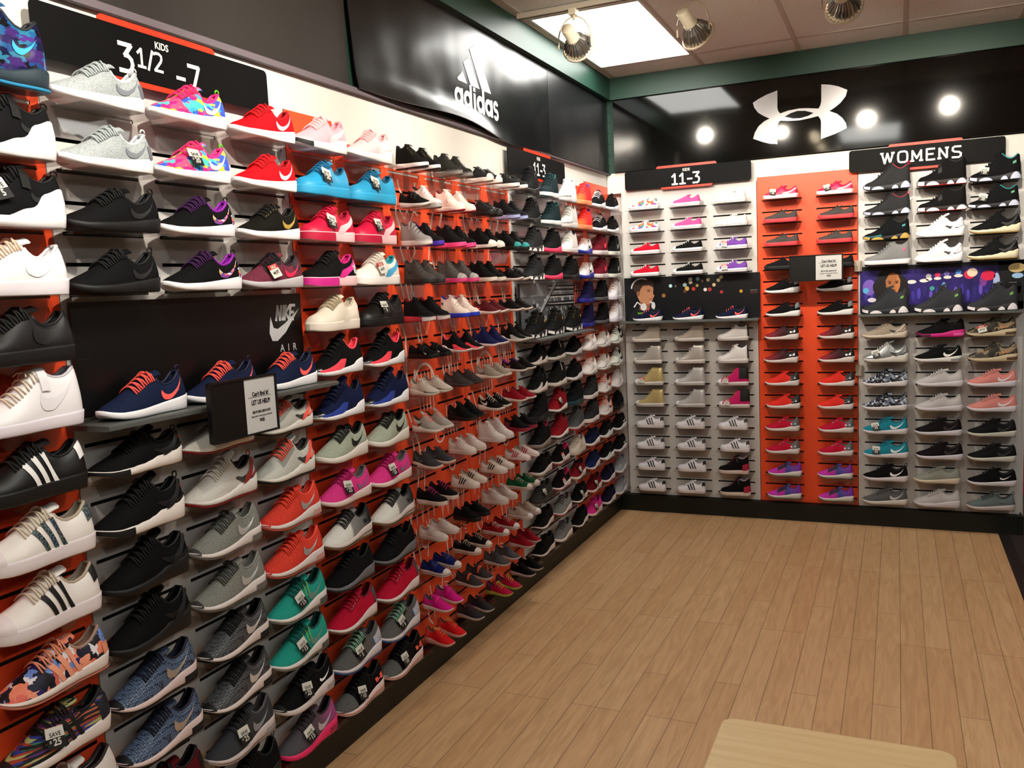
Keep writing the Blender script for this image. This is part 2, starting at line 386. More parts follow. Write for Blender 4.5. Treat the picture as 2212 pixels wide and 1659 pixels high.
# ------------------------------------------------------------------ slatwall panels: real grooves cut in the board
def slat_panel(a0, a1, ztop, cols, m, label, left=True, zbot=BASE+.004, edge=None):
    """face at local y=0; holes where the slots are"""
    q = MB(); th = .018; d = .011; hw = .126; hh = .0048
    zs = [zbot]; slots = []
    for j in range(40):
        z = TOPZ-.003-j*PITCH
        if z-hh < zbot+.01: break
        slots.append(z)
    for z in reversed(slots): zs += [z-hh, z+hh]
    zs.append(ztop)
    xs = [a0]
    for c in cols: xs += [max(a0+.004, c-hw), min(a1-.004, c+hw)]
    xs.append(a1)
    for i in range(len(xs)-1):
        for j in range(len(zs)-1):
            x0, x1, z0, z1 = xs[i], xs[i+1], zs[j], zs[j+1]
            if i % 2 == 1 and j % 2 == 1:
                q.add([(x0,0,z0),(x1,0,z0),(x1,0,z1),(x0,0,z1),(x0,d,z0-.003),(x1,d,z0-.003),(x1,d,z1+.004),(x0,d,z1+.004)],
                      [(0,1,5,4),(1,2,6,5),(2,3,7,6),(3,0,4,7),(4,5,6,7)], slotm)
            else:
                q.add([(x0,0,z0),(x1,0,z0),(x1,0,z1),(x0,0,z1)], [(0,1,2,3)], m)
    e = edge or m
    q.add([(a0,0,zbot),(a1,0,zbot),(a1,0,ztop),(a0,0,ztop),(a0,th,zbot),(a1,th,zbot),(a1,th,ztop),(a0,th,ztop)],
          [(0,4,5,1),(1,5,6,2),(3,2,6,7),(0,3,7,4),(5,4,7,6)], e)
    o = q.build('slatwall_panel', None, False, None, LROT if left else 0)
    tag(o, label, 'slatwall panel', 'slatwall panels on the '+('left' if left else 'back')+' wall'); return o
LC = {'A': -4.66, 'B': -4.355, 'C': -4.045, 'D': -3.735, 'E': -3.430, 'F': -3.122, 'G': -2.818, 'G2': -2.513, 'G3': -2.208, 'G4': -1.903,
      'H': -1.600, 'H2': -1.300, 'H3': -.998, 'I': -.690, 'I2': -.348, 'I3': -.072}
darkedge = mat('#3a1a10', .6)
PO = [
 slat_panel(-5.12, -4.511, 2.29, [-4.97, LC['A']], orange, 'orange slotted wall panel at the left edge of the photo'),
 slat_panel(-4.507, -3.587, 2.285, [LC['B'], LC['C'], LC['D']], white, 'white slotted wall panel around the black poster with the winged tick'),
 slat_panel(-3.583, -3.31, 2.288, [LC['E']], orange, 'orange slotted panel with a raised top beside the red shoes', True, BASE+.004, darkedge),
 slat_panel(-3.308, -2.97, 2.218, [LC['F']], orange, 'plain orange slotted panel left of the line drawings', True, BASE+.004, darkedge),
 slat_panel(-2.967, -2.361, 2.16, [LC['G'], LC['G2']], orange, 'orange slotted panel with white line drawings, nearer of two'),
 slat_panel(-2.358, -1.757, 2.16, [LC['G3'], LC['G4']], orange, 'orange slotted panel with white line drawings, farther of two', True, BASE+.004, darkedge),
 slat_panel(-1.753, -.85, 2.285, [LC['H'], LC['H2'], LC['H3']], white, 'white slotted wall panel around the black and white bridge poster'),
 slat_panel(-.846, -.506, 2.286, [LC['I']], orange, 'narrow orange slotted panel right of the bridge poster'),
 slat_panel(-.503, .058, 2.328, [LC['I2'], LC['I3']], orange, 'orange slotted panel in the corner of the left wall', True, BASE+.004, darkedge),
]
BC = {'J': .277, 'J2': .570, 'J3': .866, 'K': 1.188, 'K2': 1.528, 'L': 1.818, 'L2': 2.115, 'L3': 2.412}
slat_panel(.10, 1.026, 2.288, [BC['J'], BC['J2'], BC['J3']], white, 'white slotted wall panel around the poster of a boy', False)
slat_panel(1.03, 1.651, 2.303, [BC['K'], BC['K2']], orange, 'orange slotted wall panel in the middle of the back wall', False)
slat_panel(1.655, 2.576, 2.300, [BC['L'], BC['L2'], BC['L3']], white, 'white slotted wall panel around the purple poster of a woman', False)
# far red panel seen past the end of the back wall
q = MB(); q.box((2.62, .40, .15), (3.6, .43, 2.2), mat('#c8281a', .5))
tag(q.build('display_board'), 'red display panel past the right end of the back wall', 'display panel')
sbox('trim_10', (2.62, .43, 0), (3.6, .46, .15), mat('#8a765c', .7))
# clips at the panel joints
def clip(x, z, off, lab):
    q = MB(); q.box((-.022, -off, -.035), (.022, 0, .035), mat('#b8ae9c', .5)); q.box((.012, -off-.012, -.03), (.018, -off, .03), mat('#8a8276', .5))
    tag(q.build('panel_bracket', None, False, (x, -.0005, z)), lab, 'bracket', 'beige brackets beside the women panel')
clip(1.655, 1.69, .03, 'beige bracket right of the small sign on the orange back panel')
clip(1.660, 1.02, .02, 'small beige bracket left of the grey flower print shoe')

# doodles on the orange panels
def doodles(parent, y0, seed):
    R = random.Random(seed); f = Flat(); wm = mat('#f2d8cc', .5)
    x = lambda a: y0+a
    # jersey neckline
    f.stroke([(x(.05), 2.12), (x(.07), 2.04), (x(.06), 1.98), (x(.10), 1.90)], .012, wm); f.arc(x(.16), 2.12, .07, 180, 360, .012, wm)
    f.stroke([(x(.09), 2.0), (x(.13), 1.96), (x(.15), 2.0), (x(.18), 1.96), (x(.21), 2.0), (x(.24), 1.98)], .008, wm)
    for a in (.33, .41): f.stroke([(x(a+.03), 2.08), (x(a+.06), 2.03), (x(a), 1.90)], .014, wm)
    # heart like loops, hatching
    f.stroke([(x(.13), 1.74), (x(.08), 1.84), (x(.11), 1.87), (x(.14), 1.84), (x(.18), 1.88), (x(.20), 1.83), (x(.13), 1.74)], .011, wm)
    for k in range(7): f.stroke([(x(.36+.022*k), 1.76+.008*k), (x(.362+.024*k), 1.79+.01*k)], .006, wm)
    f.stroke([(x(.29), 1.70), (x(.33), 1.86), (x(.37), 1.72)], .01, wm); f.stroke([(x(.30), 1.78), (x(.36), 1.78)], .008, wm)
    for a in (.06, .10, .14): f.stroke([(x(a), 1.72), (x(a+.05), 1.55)], .009, wm)
    # big letters with nets
    for a in (.02, .34):
        f.stroke([(x(a), 1.60), (x(a+.06), 1.47), (x(a+.05), 1.30), (x(a+.09), 1.22), (x(a+.12), 1.33)], .013, wm)
        f.stroke([(x(a+.12), 1.66), (x(a+.17), 1.44)], .008, wm); f.stroke([(x(a+.15), 1.66), (x(a+.20), 1.44)], .008, wm)
        for k in range(5): f.stroke([(x(a+.12+.01*k), 1.64-.045*k), (x(a+.17+.005*k), 1.62-.045*k)], .005, wm)
    f.arc(x(.26), 1.62, .07, 190, 330, .010, wm); f.arc(x(.26), 1.62, .055, 190, 330, .007, wm)
    f.stroke([(x(.20), 1.58), (x(.26), 1.47), (x(.32), 1.58)], .006, wm)
    # crown arc with pickets, repeated at two heights
    for (cx, cz) in ((.22, 1.26), (.47, 1.33)):
        f.arc(x(cx), cz, .085, 0, 180, .012, wm)
        for k in range(5): f.stroke([(x(cx-.06+.03*k), cz+.05), (x(cx-.05+.03*k), cz-.12)], .008, wm)
    f.stroke([(x(.02), 1.15), (x(.09), 1.02), (x(.12), .86)], .012, wm); f.stroke([(x(.06), 1.17), (x(.14), 1.0), (x(.15), .86)], .010, wm)
    for k in range(4): f.stroke([(x(.40+.03*k), 1.14), (x(.405+.03*k), 1.00)], .006, wm)
    f.arc(x(.33), 1.02, .04, 0, 340, .009, wm)
    f.stroke([(x(.15), .98), (x(.10), .80), (x(.16), .78), (x(.19), .98)], .009, wm)
    f.arc(x(.43), .86, .028, 0, 350, .008, wm); f.arc(x(.43), .91, .022, 0, 350, .008, wm)
    # the rows of V
    for k in range(5): f.stroke([(x(.02+.05*k), .78), (x(.035+.05*k), .66), (x(.052+.05*k), .78)], .011, wm)
    for k in range(5): f.stroke([(x(.30+.05*k), .74), (x(.315+.05*k), .64), (x(.332+.05*k), .74)], .011, wm)
    for (a, z) in ((.03, .62), (.33, .55), (.12, .34)):
        f.stroke([(x(a), z), (x(a+.02), z-.12), (x(a+.05), z-.15)], .010, wm); f.stroke([(x(a+.04), z+.03), (x(a+.07), z-.13)], .008, wm)
        f.arc(x(a+.12), z-.04, .035, 20, 300, .008, wm); f.stroke([(x(a+.16), z+.04), (x(a+.13), z-.12)], .008, wm)
        for k in range(4): f.stroke([(x(a+.17+.012*k), z-.02*k), (x(a+.21), z-.02*k-.01)], .005, wm)
    # extra loose marks
    for k in range(6):
        a, z = R.uniform(.02, .56), R.uniform(.25, 2.0); b = R.uniform(.02, .05)
        f.stroke([(x(a), z), (x(min(.59, a+b*.6)), z-b), (x(min(.6, a+b*R.uniform(.2, 1.2))), z-b*2)], .006, wm)
    o = f.build('line_drawing', parent); o['label'] = 'white sketched line drawing'
    o.location = (0, -.0006, 0)
doodles(PO[4], -2.962, 3); doodles(PO[5], -2.353, 4)

# ------------------------------------------------------------------ fascia boards with the big logos
def fascia(left, a0, a1, z0, z1, m, label, off, wavy=0, slant=0, th=.006):
    r = empty('fascia_board', on_left(0, 0, 0) if left else (0, 0, 0), LROT if left else 0)
    tag(r, label, 'fascia board', 'black boards above the shoe walls'); q = MB(); rows = []; n = 48; mz = 16
    for i in range(n+1):
        row = []
        for j in range(mz+1):
            t = i/n; s = j/mz; a = a0+(a1-a0)*t + slant*(1-s)*(1-t); z = z0+(z1-z0)*s
            dz = wavy*(1-s)*(.012*math.sin(5.0*t+.5)-.01*math.sin(11*t)); y = -off - wavy*.045*max(0, 1-s/.2)**2*(.5+.5*math.sin(6.3*t-.6))
            row.append((a, y, z+dz))
        rows.append(row)
    q.grid([list(reversed(x)) for x in rows], m)
    q.grid([[(a, y+th, z) for a, y, z in x] for x in rows], m)
    k = [x[0] for x in rows]; q.grid([k, [(a, y+th, z) for a, y, z in k]], stripm)
    k = rows[0]; q.grid([k, [(a, y+th, z) for a, y, z in k]], m); k = rows[-1]; q.grid([k, [(a, y+th, z) for a, y, z in k]], m)
    q.build('board', r, True); return r
fascia(True, -8.9, -3.20, 2.43, 2.92, vinyl('black_board_matt', '#26221f', .5, .1), 'plain dark board above the kids 3 1/2 to 7 sign', .012)
fa = fascia(True, -3.205, -1.162, 2.424, 2.915, vinyl('black_vinyl_wavy', '#111113', .24, .35, 2.6), 'glossy black board with the white three-bar logo and lettering', .022, 1.0, .045)
fascia(True, -1.158, -.02, 2.42, 2.915, vinyl('black_vinyl_dull', '#17171a', .3, .2, 2), 'plain black board between the three-bar logo and the corner', .022)
fb = fascia(False, .065, 2.62, 2.424, 2.92, vinyl('black_vinyl_gloss', '#090908', .07, .05, 2), 'glossy black board with the grey crossed-arc logo on the back wall', .022)
f = Flat(); lw = mat('#f4f6f8', .3)
for bar in ([(-2.18,2.789),(-2.113,2.827),(-1.956,2.621),(-2.062,2.621)], [(-2.253,2.716),(-2.19,2.750),(-2.088,2.621),(-2.185,2.621)], [(-2.324,2.630),(-2.263,2.673),(-2.222,2.621),(-2.31,2.621)]):
    f.pol([(a, z) for a, z in bar], lw)
X0 = -2.352
def ring(cx, cz, r, w_): f.stroke([(cx+r*math.cos(2*PI*k/28), cz+r*math.sin(2*PI*k/28)) for k in range(28)], w_, lw, 1, True)
W = .024; R0 = .030; zc = 2.548
cx = X0+.035; ring(cx, zc, R0, W); f.rect(cx+.022, zc-.042, cx+.046, zc+.042, lw, 2)
cx += .094; ring(cx, zc, R0, W); f.rect(cx+.022, zc-.042, cx+.046, zc+.072, lw, 2)
cx += .062; f.rect(cx, zc-.042, cx+.024, zc+.042, lw, 2); f.rect(cx, zc+.05, cx+.024, zc+.07, lw, 2)
cx += .076; ring(cx, zc, R0, W); f.rect(cx+.022, zc-.042, cx+.046, zc+.072, lw, 2)
cx += .094; ring(cx, zc, R0, W); f.rect(cx+.022, zc-.042, cx+.046, zc+.042, lw, 2)
cx += .085; f.arc(cx, zc+.018, .020, 20, 270, .02, lw); f.arc(cx, zc-.020, .020, -160, 90, .02, lw)
lo = f.build('three_bar_logo', fa); lo['label'] = 'white three-bar logo with lettering'; lo.location = (0, -.0232, 0)
f = Flat(); gm = mat('#aeacae', .25, .2)
UA = [(1.016,2.781),(1.052,2.801),(1.104,2.822),(1.171,2.84),(1.17,2.729),(1.175,2.708),(1.187,2.693),(1.236,2.705),(1.305,2.71),(1.359,2.705),(1.421,2.695),
 (1.432,2.712),(1.438,2.734),(1.439,2.842),(1.491,2.833),(1.539,2.817),(1.593,2.788),(1.583,2.751),(1.554,2.716),(1.524,2.693),(1.487,2.672),
 (1.531,2.65),(1.564,2.619),(1.583,2.586),(1.589,2.555),(1.516,2.526),(1.435,2.504),(1.436,2.611),(1.432,2.63),(1.419,2.649),(1.362,2.641),(1.304,2.636),(1.235,2.64),(1.186,2.648),
 (1.175,2.635),(1.168,2.61),(1.167,2.502),(1.116,2.51),(1.069,2.527),(1.014,2.552),(1.026,2.59),(1.05,2.628),(1.086,2.655),(1.12,2.669),(1.079,2.692),(1.047,2.716),(1.024,2.75)]
f.pol(UA, gm); f.pol([(1.214,2.67),(1.251,2.687),(1.293,2.696),(1.339,2.691),(1.392,2.672),(1.358,2.657),(1.312,2.649),(1.266,2.652)], vinyl('black_vinyl_eye', '#101010', .09), 2)
o = f.build('crossed_arc_logo', fb, False, (0, -.0235, 0)); o['label'] = 'light grey crossed-arc logo'

# ------------------------------------------------------------------ size signs
blk = mat('#0c0c0d', .6, 0, .12); red = mat('#f0371c', .4); ink = mat('#f6f4ea', .5)
GL = {'1': [[(.08,.74),(.36,1),(.36,0)],[(.08,0),(.62,0)]], '3': [[(.02,1),(.60,1),(.28,.60),(.44,.59),(.58,.48),(.62,.30),(.56,.10),(.42,0),(.0,0)]], '7': [[(.0,1),(.62,1),(.22,0)]],
      'W': [[(.0,1),(.26,.02),(.5,.95),(.74,.02),(1.0,1)],[(-.1,.97),(.12,.97)],[(.88,.97),(1.1,.97)]], 'O': [[(.3,0),(.65,0),(.82,.08),(.88,.3),(.88,.7),(.82,.92),(.65,1),(.3,1),(.13,.92),(.07,.7),(.07,.3),(.13,.08),(.3,0)]],
      'M': [[(.12,0),(.12,.97),(.5,.25),(.88,.97),(.88,0)],[(0,.03),(.24,.03)],[(.76,.03),(1.0,.03)]], 'E': [[(.78,1),(.12,1),(.12,0),(.80,0)],[(.12,.52),(.66,.52)]],
      'N': [[(.14,0),(.14,.97),(.78,.03),(.78,1)],[(.02,.03),(.27,.03)],[(.66,.97),(.90,.97)]], 'S': [[(.78,.98),(.28,1),(.12,.9),(.1,.66),(.26,.53),(.64,.47),(.8,.34),(.78,.1),(.62,0),(.08,.02)]],
      '2': [[(.02,.93),(.2,1),(.42,1),(.58,.9),(.60,.72),(.52,.55),(.04,0),(.64,0)]], '-': [[(.08,.42),(.52,.42)]], '/': [[(.42,1.05),(.05,-.08)]]}
ADV = {'W': 1.38, 'O': 1.2, 'M': 1.24, 'E': 1.06, 'N': 1.16, 'S': 1.0}
def digits(f, s_, x, z, h, w_):
    """angular sign digits drawn with straight strokes; x is the left edge"""
    for ch in s_:
        for st in GL[ch]: f.segs([(x+a*h, z+b*h) for a, b in st], w_*h, ink, 5)
        x += (ADV[ch] if ch in ADV else .78 if ch not in '-/' else .62 if ch == '-' else .5)*h
def size_sign(left, a0, a1, z0, z1, r0, r1, label, texts, off=.034, b0=None, b1=None):
    r = empty('size_sign', (0, 0, 0), LROT if left else 0); tag(r, label, 'sign', 'black size signs with orange tabs')
    r.location = (off, 0, 0) if left else (0, -off, 0)
    f = Flat(); f.pol(roundrect(a0, z0, a1, z1, .016), blk, 2, .004); f.build('sign_board', r)
    f = Flat(); f.pol(roundrect(r0, z1-.03, r1, z1+.016, .014), red, 0, .003); f.pol(roundrect(b0 or r0+.03, z0-.014, b1 or r1-.03, z0+.03, .012), red, 0, .003); f.build('orange_tab', r)
    f = Flat()
    for t in texts:
        if isinstance(t[0], tuple): digits(f, t[0][0], t[1], t[2], t[3], t[4]); continue
        f.text(t[0], t[1], t[2], t[3], ink, 5, t[4] if len(t) > 4 else .0, t[5] if len(t) > 5 else 1)
    o = f.build('lettering', r); o['label'] = 'white lettering'
    q = MB()
    for a in (a0+.15*(a1-a0), a0+.85*(a1-a0)): q.box((a-.012, .004, z0+.03), (a+.012, off, z0+.05), mat('#8a8a8a', .5))
    q.build('standoff', r)
size_sign(True, -4.537, -3.70, 2.25, 2.381, -4.345, -3.93, 'large black KIDS 3 1/2 - 7 sign above the grey and red shoes',
          [('KIDS', -4.139, 2.349, .026, .0006, .9), (('3',), -4.288, 2.268, .068, .17), (('1/2',), -4.230, 2.290, .046, .16), (('-',), -4.096, 2.258, .066, .15), (('7',), -4.045, 2.262, .066, .17)])
size_sign(True, -1.81, -.96, 2.258, 2.388, -1.59, -1.19, 'black KIDS 11-3 sign on the left wall under the three-bar logo board',
          [('KIDS', -1.385, 2.358, .026, .0005, .9), (('11-3',), -1.465, 2.277, .062, .16)])
size_sign(False, .140, 1.0, 2.290, 2.418, .365, .775, 'black KIDS 11-3 sign on the back wall', [('KIDS', .571, 2.387, .026, .0005, .9), (('11-3',), .468, 2.304, .068, .17)])
size_sign(False, 1.602, 2.465, 2.276, 2.41, 1.83, 2.24, 'black WOMENS sign on the back wall', [(('WOMENS',), 1.792, 2.312, .064, .17)])

# ------------------------------------------------------------------ posters
def poster(left, a0, a1, z0, z1, label, off=.02):
    r = empty('poster', (0, 0, 0), LROT if left else 0); r.location = (off, 0, 0) if left else (0, -off, 0)
    tag(r, label, 'poster', 'poster boards in the white panels'); return r
def board(r, a0, a1, z0, z1, m, th=.004):
    q = MB(); q.box((a0, 0, z0), (a1, th, z1), m); q.build('poster_board', r)
P1 = (-4.50, -3.592, 1.385, 1.672)
r = poster(True, *P1, 'black poster with white tick logo and AIR lettering'); board(r, *P1, vinyl('poster_black', '#0b0b0c', .35))
f = Flat(); g = mat('#b9b9bb', .5); cx, cz = -3.682, 1.575
f.pol([(cx-.072,cz+.026),(cx-.060,cz-.012),(cx-.04,cz-.017),(cx+.0,cz+.0),(cx+.078,cz+.046),(cx+.0,cz-.030),(cx-.045,cz-.056),(cx-.070,cz-.054),(cx-.082,cz-.028)], g)
for ch, dx in (('N', 0), ('I', .030), ('K', .043), ('E', .068)):
    st = {'N': [[(0,0),(0,1)],[(0,1),(.42,0)],[(.42,0),(.42,1)]], 'I': [[(.05,0),(.05,1)]], 'K': [[(0,0),(0,1)],[(.45,1),(.05,.5),(.5,0)]], 'E': [[(.45,1),(0,1),(0,0),(.45,0)],[(0,.5),(.38,.5)]]}[ch]
    for l in st: f.segs([(cx-.045+dx+a*.046+b*.012, cz+.012+b*.046) for a, b in l], .0095, g, 2)
f.text('A  I  R', cx+.008, cz-.092, .034, g, 2, .0002, .95)
o = f.build('logo_print', r); o['label'] = 'light grey tick logo with lettering'
P2 = (-1.735, -.845, 1.385, 1.675)
r = poster(True, *P2, 'black and white poster of a steel bridge deck'); board(r, *P2, mat('#5c6166', .5))
f = Flat(); R = random.Random(2); gs = [mat(c, .5) for c in ('#1c1f22', '#30353a', '#83898f', '#aab0b5', '#c8cdd0', '#4a4f55')]
for k in range(90):
    x = R.uniform(-1.73, -.9); z = R.uniform(1.39, 1.62); f.rect(x, z, x+R.uniform(.01, .05), z+R.uniform(.004, .03), R.choice(gs), 1)
f.pol([(-1.735,1.60),(-.845,1.60),(-.845,1.675),(-1.735,1.675)], gs[2], 2)
for k in range(14): f.stroke([(-1.35+.05*k, 1.66), (-1.10+.02*k, 1.40)], .006, gs[R.choice([0, 3, 4])], 3)
for k in range(40): x = -1.2+.0088*k; f.stroke([(x, 1.50), (x+R.uniform(-.02, .02), 1.56)], .004, gs[R.choice([0, 4])], 3)
for z in (1.655, 1.632, 1.60, 1.56): f.stroke([(-1.28, z), (-.845, z-.004)], .010, gs[0], 4); f.stroke([(-1.28, z-.01), (-.845, z-.014)], .005, gs[4], 4)
f.stroke([(-1.60, 1.385), (-1.34, 1.56), (-1.16, 1.675)], .022, gs[3], 5); f.stroke([(-1.57, 1.385), (-1.32, 1.55), (-1.13, 1.675)], .007, gs[0], 6)
f.stroke([(-1.34, 1.545), (-.845, 1.535)], .013, gs[0], 6)
for x in (-1.42, -1.28, -1.10, -.95): f.stroke([(x, 1.53), (x-.05, 1.39)], .012, gs[0], 5); f.stroke([(x+.02, 1.53), (x+.05, 1.39)], .007, gs[4], 5)
f.rect(-1.735, 1.385, -1.70, 1.675, gs[0], 7); f.build('photo_print', r)
def ell(f, x, z, rx, rz, m, layer): f.disc(x, z, rz, m, layer, rx/rz, 24)
P3 = (.108, 1.045, 1.385, 1.682)
r = poster(False, *P3, 'dark city lights poster of a boy with white headphones'); board(r, *P3, mat('#0e1118', .4))
f = Flat(); sk = mat('#c08763', .6); sk2 = mat('#93603f', .6); hair = mat('#33241c', .6); wh = mat('#dcdce0', .5); shirt = mat('#0d1013', .7)
for x, z, rr, c in ((.44,1.615,.012,'#b8e4ec'),(.475,1.612,.007,'#5a7074'),(.54,1.618,.014,'#a8d0c8'),(.58,1.655,.013,'#c8c8a8'),(.58,1.635,.013,'#dcd8b4'),(.63,1.655,.014,'#7ab0d0'),
                    (.555,1.592,.015,'#e8c06a'),(.60,1.588,.013,'#c8342a'),(.625,1.61,.010,'#b8a060'),(.68,1.58,.012,'#e8e4e0'),(.71,1.58,.013,'#b03030'),(.74,1.61,.012,'#c8b080'),(.79,1.66,.013,'#b8a888'),
                    (.77,1.64,.012,'#b0a070'),(.70,1.645,.012,'#8a7a58'),(.79,1.56,.011,'#b82838'),(.92,1.56,.011,'#c89a20'),(.54,1.575,.012,'#6a3a20'),(.66,1.64,.010,'#6a5a40'),(.39,1.55,.014,'#9a6a30')):
    f.disc(x, z, rr, mat(c, .5), 1)
f.pol([(.135,1.386),(.15,1.43),(.19,1.47),(.24,1.475),(.29,1.48),(.32,1.47),(.36,1.44),(.385,1.386)], shirt, 2)
f.pol([(.215,1.455),(.22,1.53),(.30,1.53),(.285,1.455)], sk2, 3)
f.pol([(.205,1.60),(.20,1.555),(.215,1.52),(.25,1.495),(.28,1.492),(.305,1.505),(.312,1.53),(.325,1.552),(.315,1.565),(.318,1.60),(.315,1.63),(.26,1.645),(.22,1.63)], sk, 4)
f.pol([(.175,1.60),(.17,1.64),(.20,1.672),(.25,1.680),(.29,1.67),(.32,1.645),(.318,1.61),(.29,1.625),(.245,1.625),(.225,1.60),(.215,1.565),(.20,1.56)], hair, 5)
ell(f, .208, 1.57, .012, .018, sk2, 6)
f.stroke([(.272,1.592),(.298,1.596)], .004, hair, 6); f.stroke([(.275,1.583),(.295,1.584)], .005, mat('#2a1a14', .5), 6); f.stroke([(.287,1.528),(.306,1.531)], .005, mat('#8a4238', .6), 6)
f.arc(.235, 1.60, .075, 60, 175, .010, wh, 7)
ell(f, .245, 1.475, .022, .026, wh, 7); ell(f, .315, 1.482, .014, .026, wh, 7); f.stroke([(.175,1.475),(.20,1.51),(.225,1.49)], .010, wh, 6); f.stroke([(.29,1.51),(.315,1.5)], .009, wh, 6)
f.rect(.20, 1.425, .26, 1.437, mat('#5aa828', .6), 6); f.stroke([(.262,1.45),(.268,1.39)], .003, wh, 6)
f.rect(.975, 1.535, 1.035, 1.575, mat('#1c1e22', .4), 2); f.text('FINEST SPORT', 1.005, 1.560, .010, mat('#9a9a9a', .5), 3, 0, .7); f.text('IN EVERY STEP', 1.005, 1.545, .010, mat('#b03a3a', .5), 3, 0, .7)
f.build('photo_print', r)
P4 = (1.665, 2.575, 1.388, 1.682)
r = poster(False, *P4, 'purple night lights poster of a woman with curly hair')
board(r, *P4, noise_mat('purple_bokeh', '#16123c', '#3a2a86', 9, .4, .4, 0, (1, 1, .35)))
f = Flat(); nb = mat('#0c0a12', .5)
f.rect(1.665, 1.655, 2.575, 1.682, nb, 1); f.rect(2.44, 1.388, 2.575, 1.682, nb, 1); f.rect(1.665, 1.388, 2.575, 1.435, mat('#12102a', .5), 1)
for k in range(26):
    x = 1.70+.034*k; f.disc(x, 1.50+.02*math.sin(k*2.1), .035, mat(('#3a2f9a', '#4a3fb0', '#2a2370', '#6a50c0')[k % 4], .5), 1, .28)
f.disc(1.72, 1.55, .05, mat('#7a5cc0', .5), 2, .8); f.disc(1.70, 1.53, .018, mat('#5ab0e0', .5), 3); f.disc(1.735, 1.47, .014, mat('#e0dce8', .5), 3, 1.8)
for x, z, a, b in ((1.965,1.575,.012,2.2),(2.035,1.580,.011,2.4),(2.062,1.588,.010,1.8),(2.11,1.590,.009,2.3),(2.165,1.595,.010,2.2),(2.225,1.602,.010,2.4)): f.disc(x, z, a, mat('#ece6e0', .5), 4, b)
for x, z, c in ((2.06,1.605,'#b0a8b0'),(2.11,1.612,'#d03060'),(2.16,1.618,'#6a60b0'),(2.225,1.625,'#4a90e0')): f.disc(x, z, .016, mat(c, .5), 3)
f.disc(2.30, 1.618, .026, mat('#f2dcc4', .5), 5, 1.1); f.disc(2.285, 1.607, .028, mat('#d02c50', .5), 4, 1.1)
f.disc(2.385, 1.595, .030, mat('#d81c4c', .5), 4, 1.3); f.disc(2.43, 1.56, .05, mat('#a8b8e0', .5), 4, .35); f.disc(2.36, 1.57, .04, mat('#7a3a90', .5), 3, .5)
f.disc(2.08, 1.53, .014, mat('#3a9a90', .5), 4); f.disc(2.145, 1.54, .026, mat('#6aa0e0', .5), 4, .5); f.disc(2.535, 1.635, .028, mat('#c8b078', .5), 4, 1.6); f.disc(2.54, 1.588, .016, mat('#9ac0e8', .5), 4, 1.9)
for kk, (x, z, rr) in enumerate(((1.835,1.60,.07),(1.80,1.55,.06),(1.88,1.56,.065),(1.82,1.50,.06),(1.90,1.51,.055),(1.86,1.63,.045))): f.disc(x, z, rr, mat('#150d0e', .6), 6+kk*.12)
f.pol([(1.76,1.388),(1.78,1.43),(1.82,1.455),(1.87,1.455),(1.93,1.43),(1.97,1.388)], nb, 7)
f.pol([(1.835,1.44),(1.84,1.51),(1.875,1.51),(1.872,1.44)], mat('#8a4a26', .6), 8)
f.pol([(1.815,1.59),(1.818,1.55),(1.83,1.515),(1.848,1.498),(1.868,1.498),(1.885,1.515),(1.898,1.55),(1.9,1.59),(1.885,1.625),(1.86,1.638),(1.835,1.63)], mat('#a8683c', .6), 9)
f.pol([(1.86,1.50),(1.885,1.515),(1.898,1.55),(1.9,1.59),(1.885,1.625),(1.875,1.57)], mat('#c07a48', .6), 10)
f.disc(1.839, 1.574, .0045, mat('#1a100c', .5), 11, 1.6); f.disc(1.880, 1.574, .0045, mat('#1a100c', .5), 11, 1.6); f.stroke([(1.828,1.585),(1.848,1.583)], .004, hair, 11); f.stroke([(1.870,1.581),(1.890,1.584)], .005, hair, 11); f.stroke([(1.850,1.529),(1.874,1.529)], .006, mat('#7a3428', .6), 11); f.stroke([(1.861,1.57),(1.857,1.548),(1.866,1.546)], .003, mat('#7a4426', .6), 11)
f.rect(2.475, 1.525, 2.555, 1.56, mat('#07070a', .4), 6); f.text('FINISH LINE', 2.515, 1.545, .010, mat('#8a8a8a', .5), 7, 0, .8)
f.build('photo_print', r)

# ------------------------------------------------------------------ grey metal display shelves below the posters
smetal = mat('#6f7471', .35, .5, .5)
def display_shelf(left, a0, a1, z, label, depth=.15, th=.012, shade='#6f7471'):
    r = empty('display_shelf', (0, 0, 0), LROT if left else 0); tag(r, label, 'shelf', 'metal display shelves under the posters')
    m = mat(shade, .35, .5, .5); q = MB()
    prof = [(-.002, z), (-depth+.006, z), (-depth, z-.003), (-depth, z-th), (-depth+.006, z-th-.002), (-.002, z-th-.002)]
    vs = [(a, y, zz) for a in (a0, a1) for y, zz in prof]; n = len(prof)
    q.add(vs, [(i, (i+1) % n, (i+1) % n+n, i+n) for i in range(n)]+[tuple(reversed(range(n))), tuple(range(n, 2*n))], m); q.build('shelf_plate', r)
    q = MB(); 
    for a in (a0+.12, a1-.12): q.box((a-.004, -depth*.7, z-.03), (a+.004, -.001, z-th-.002), m)
    q.build('bracket', r)
display_shelf(True, -4.53, -3.585, 1.371, 'grey metal shelf with three navy shoes under the black poster')
display_shelf(True, -1.755, -.845, 1.376, 'grey metal shelf with three black high-tops under the bridge poster')
display_shelf(False, .09, 1.045, 1.378, 'thin grey metal shelf under the poster of the boy')
display_shelf(False, 1.66, 2.576, 1.384, 'thin grey metal shelf under the purple poster')

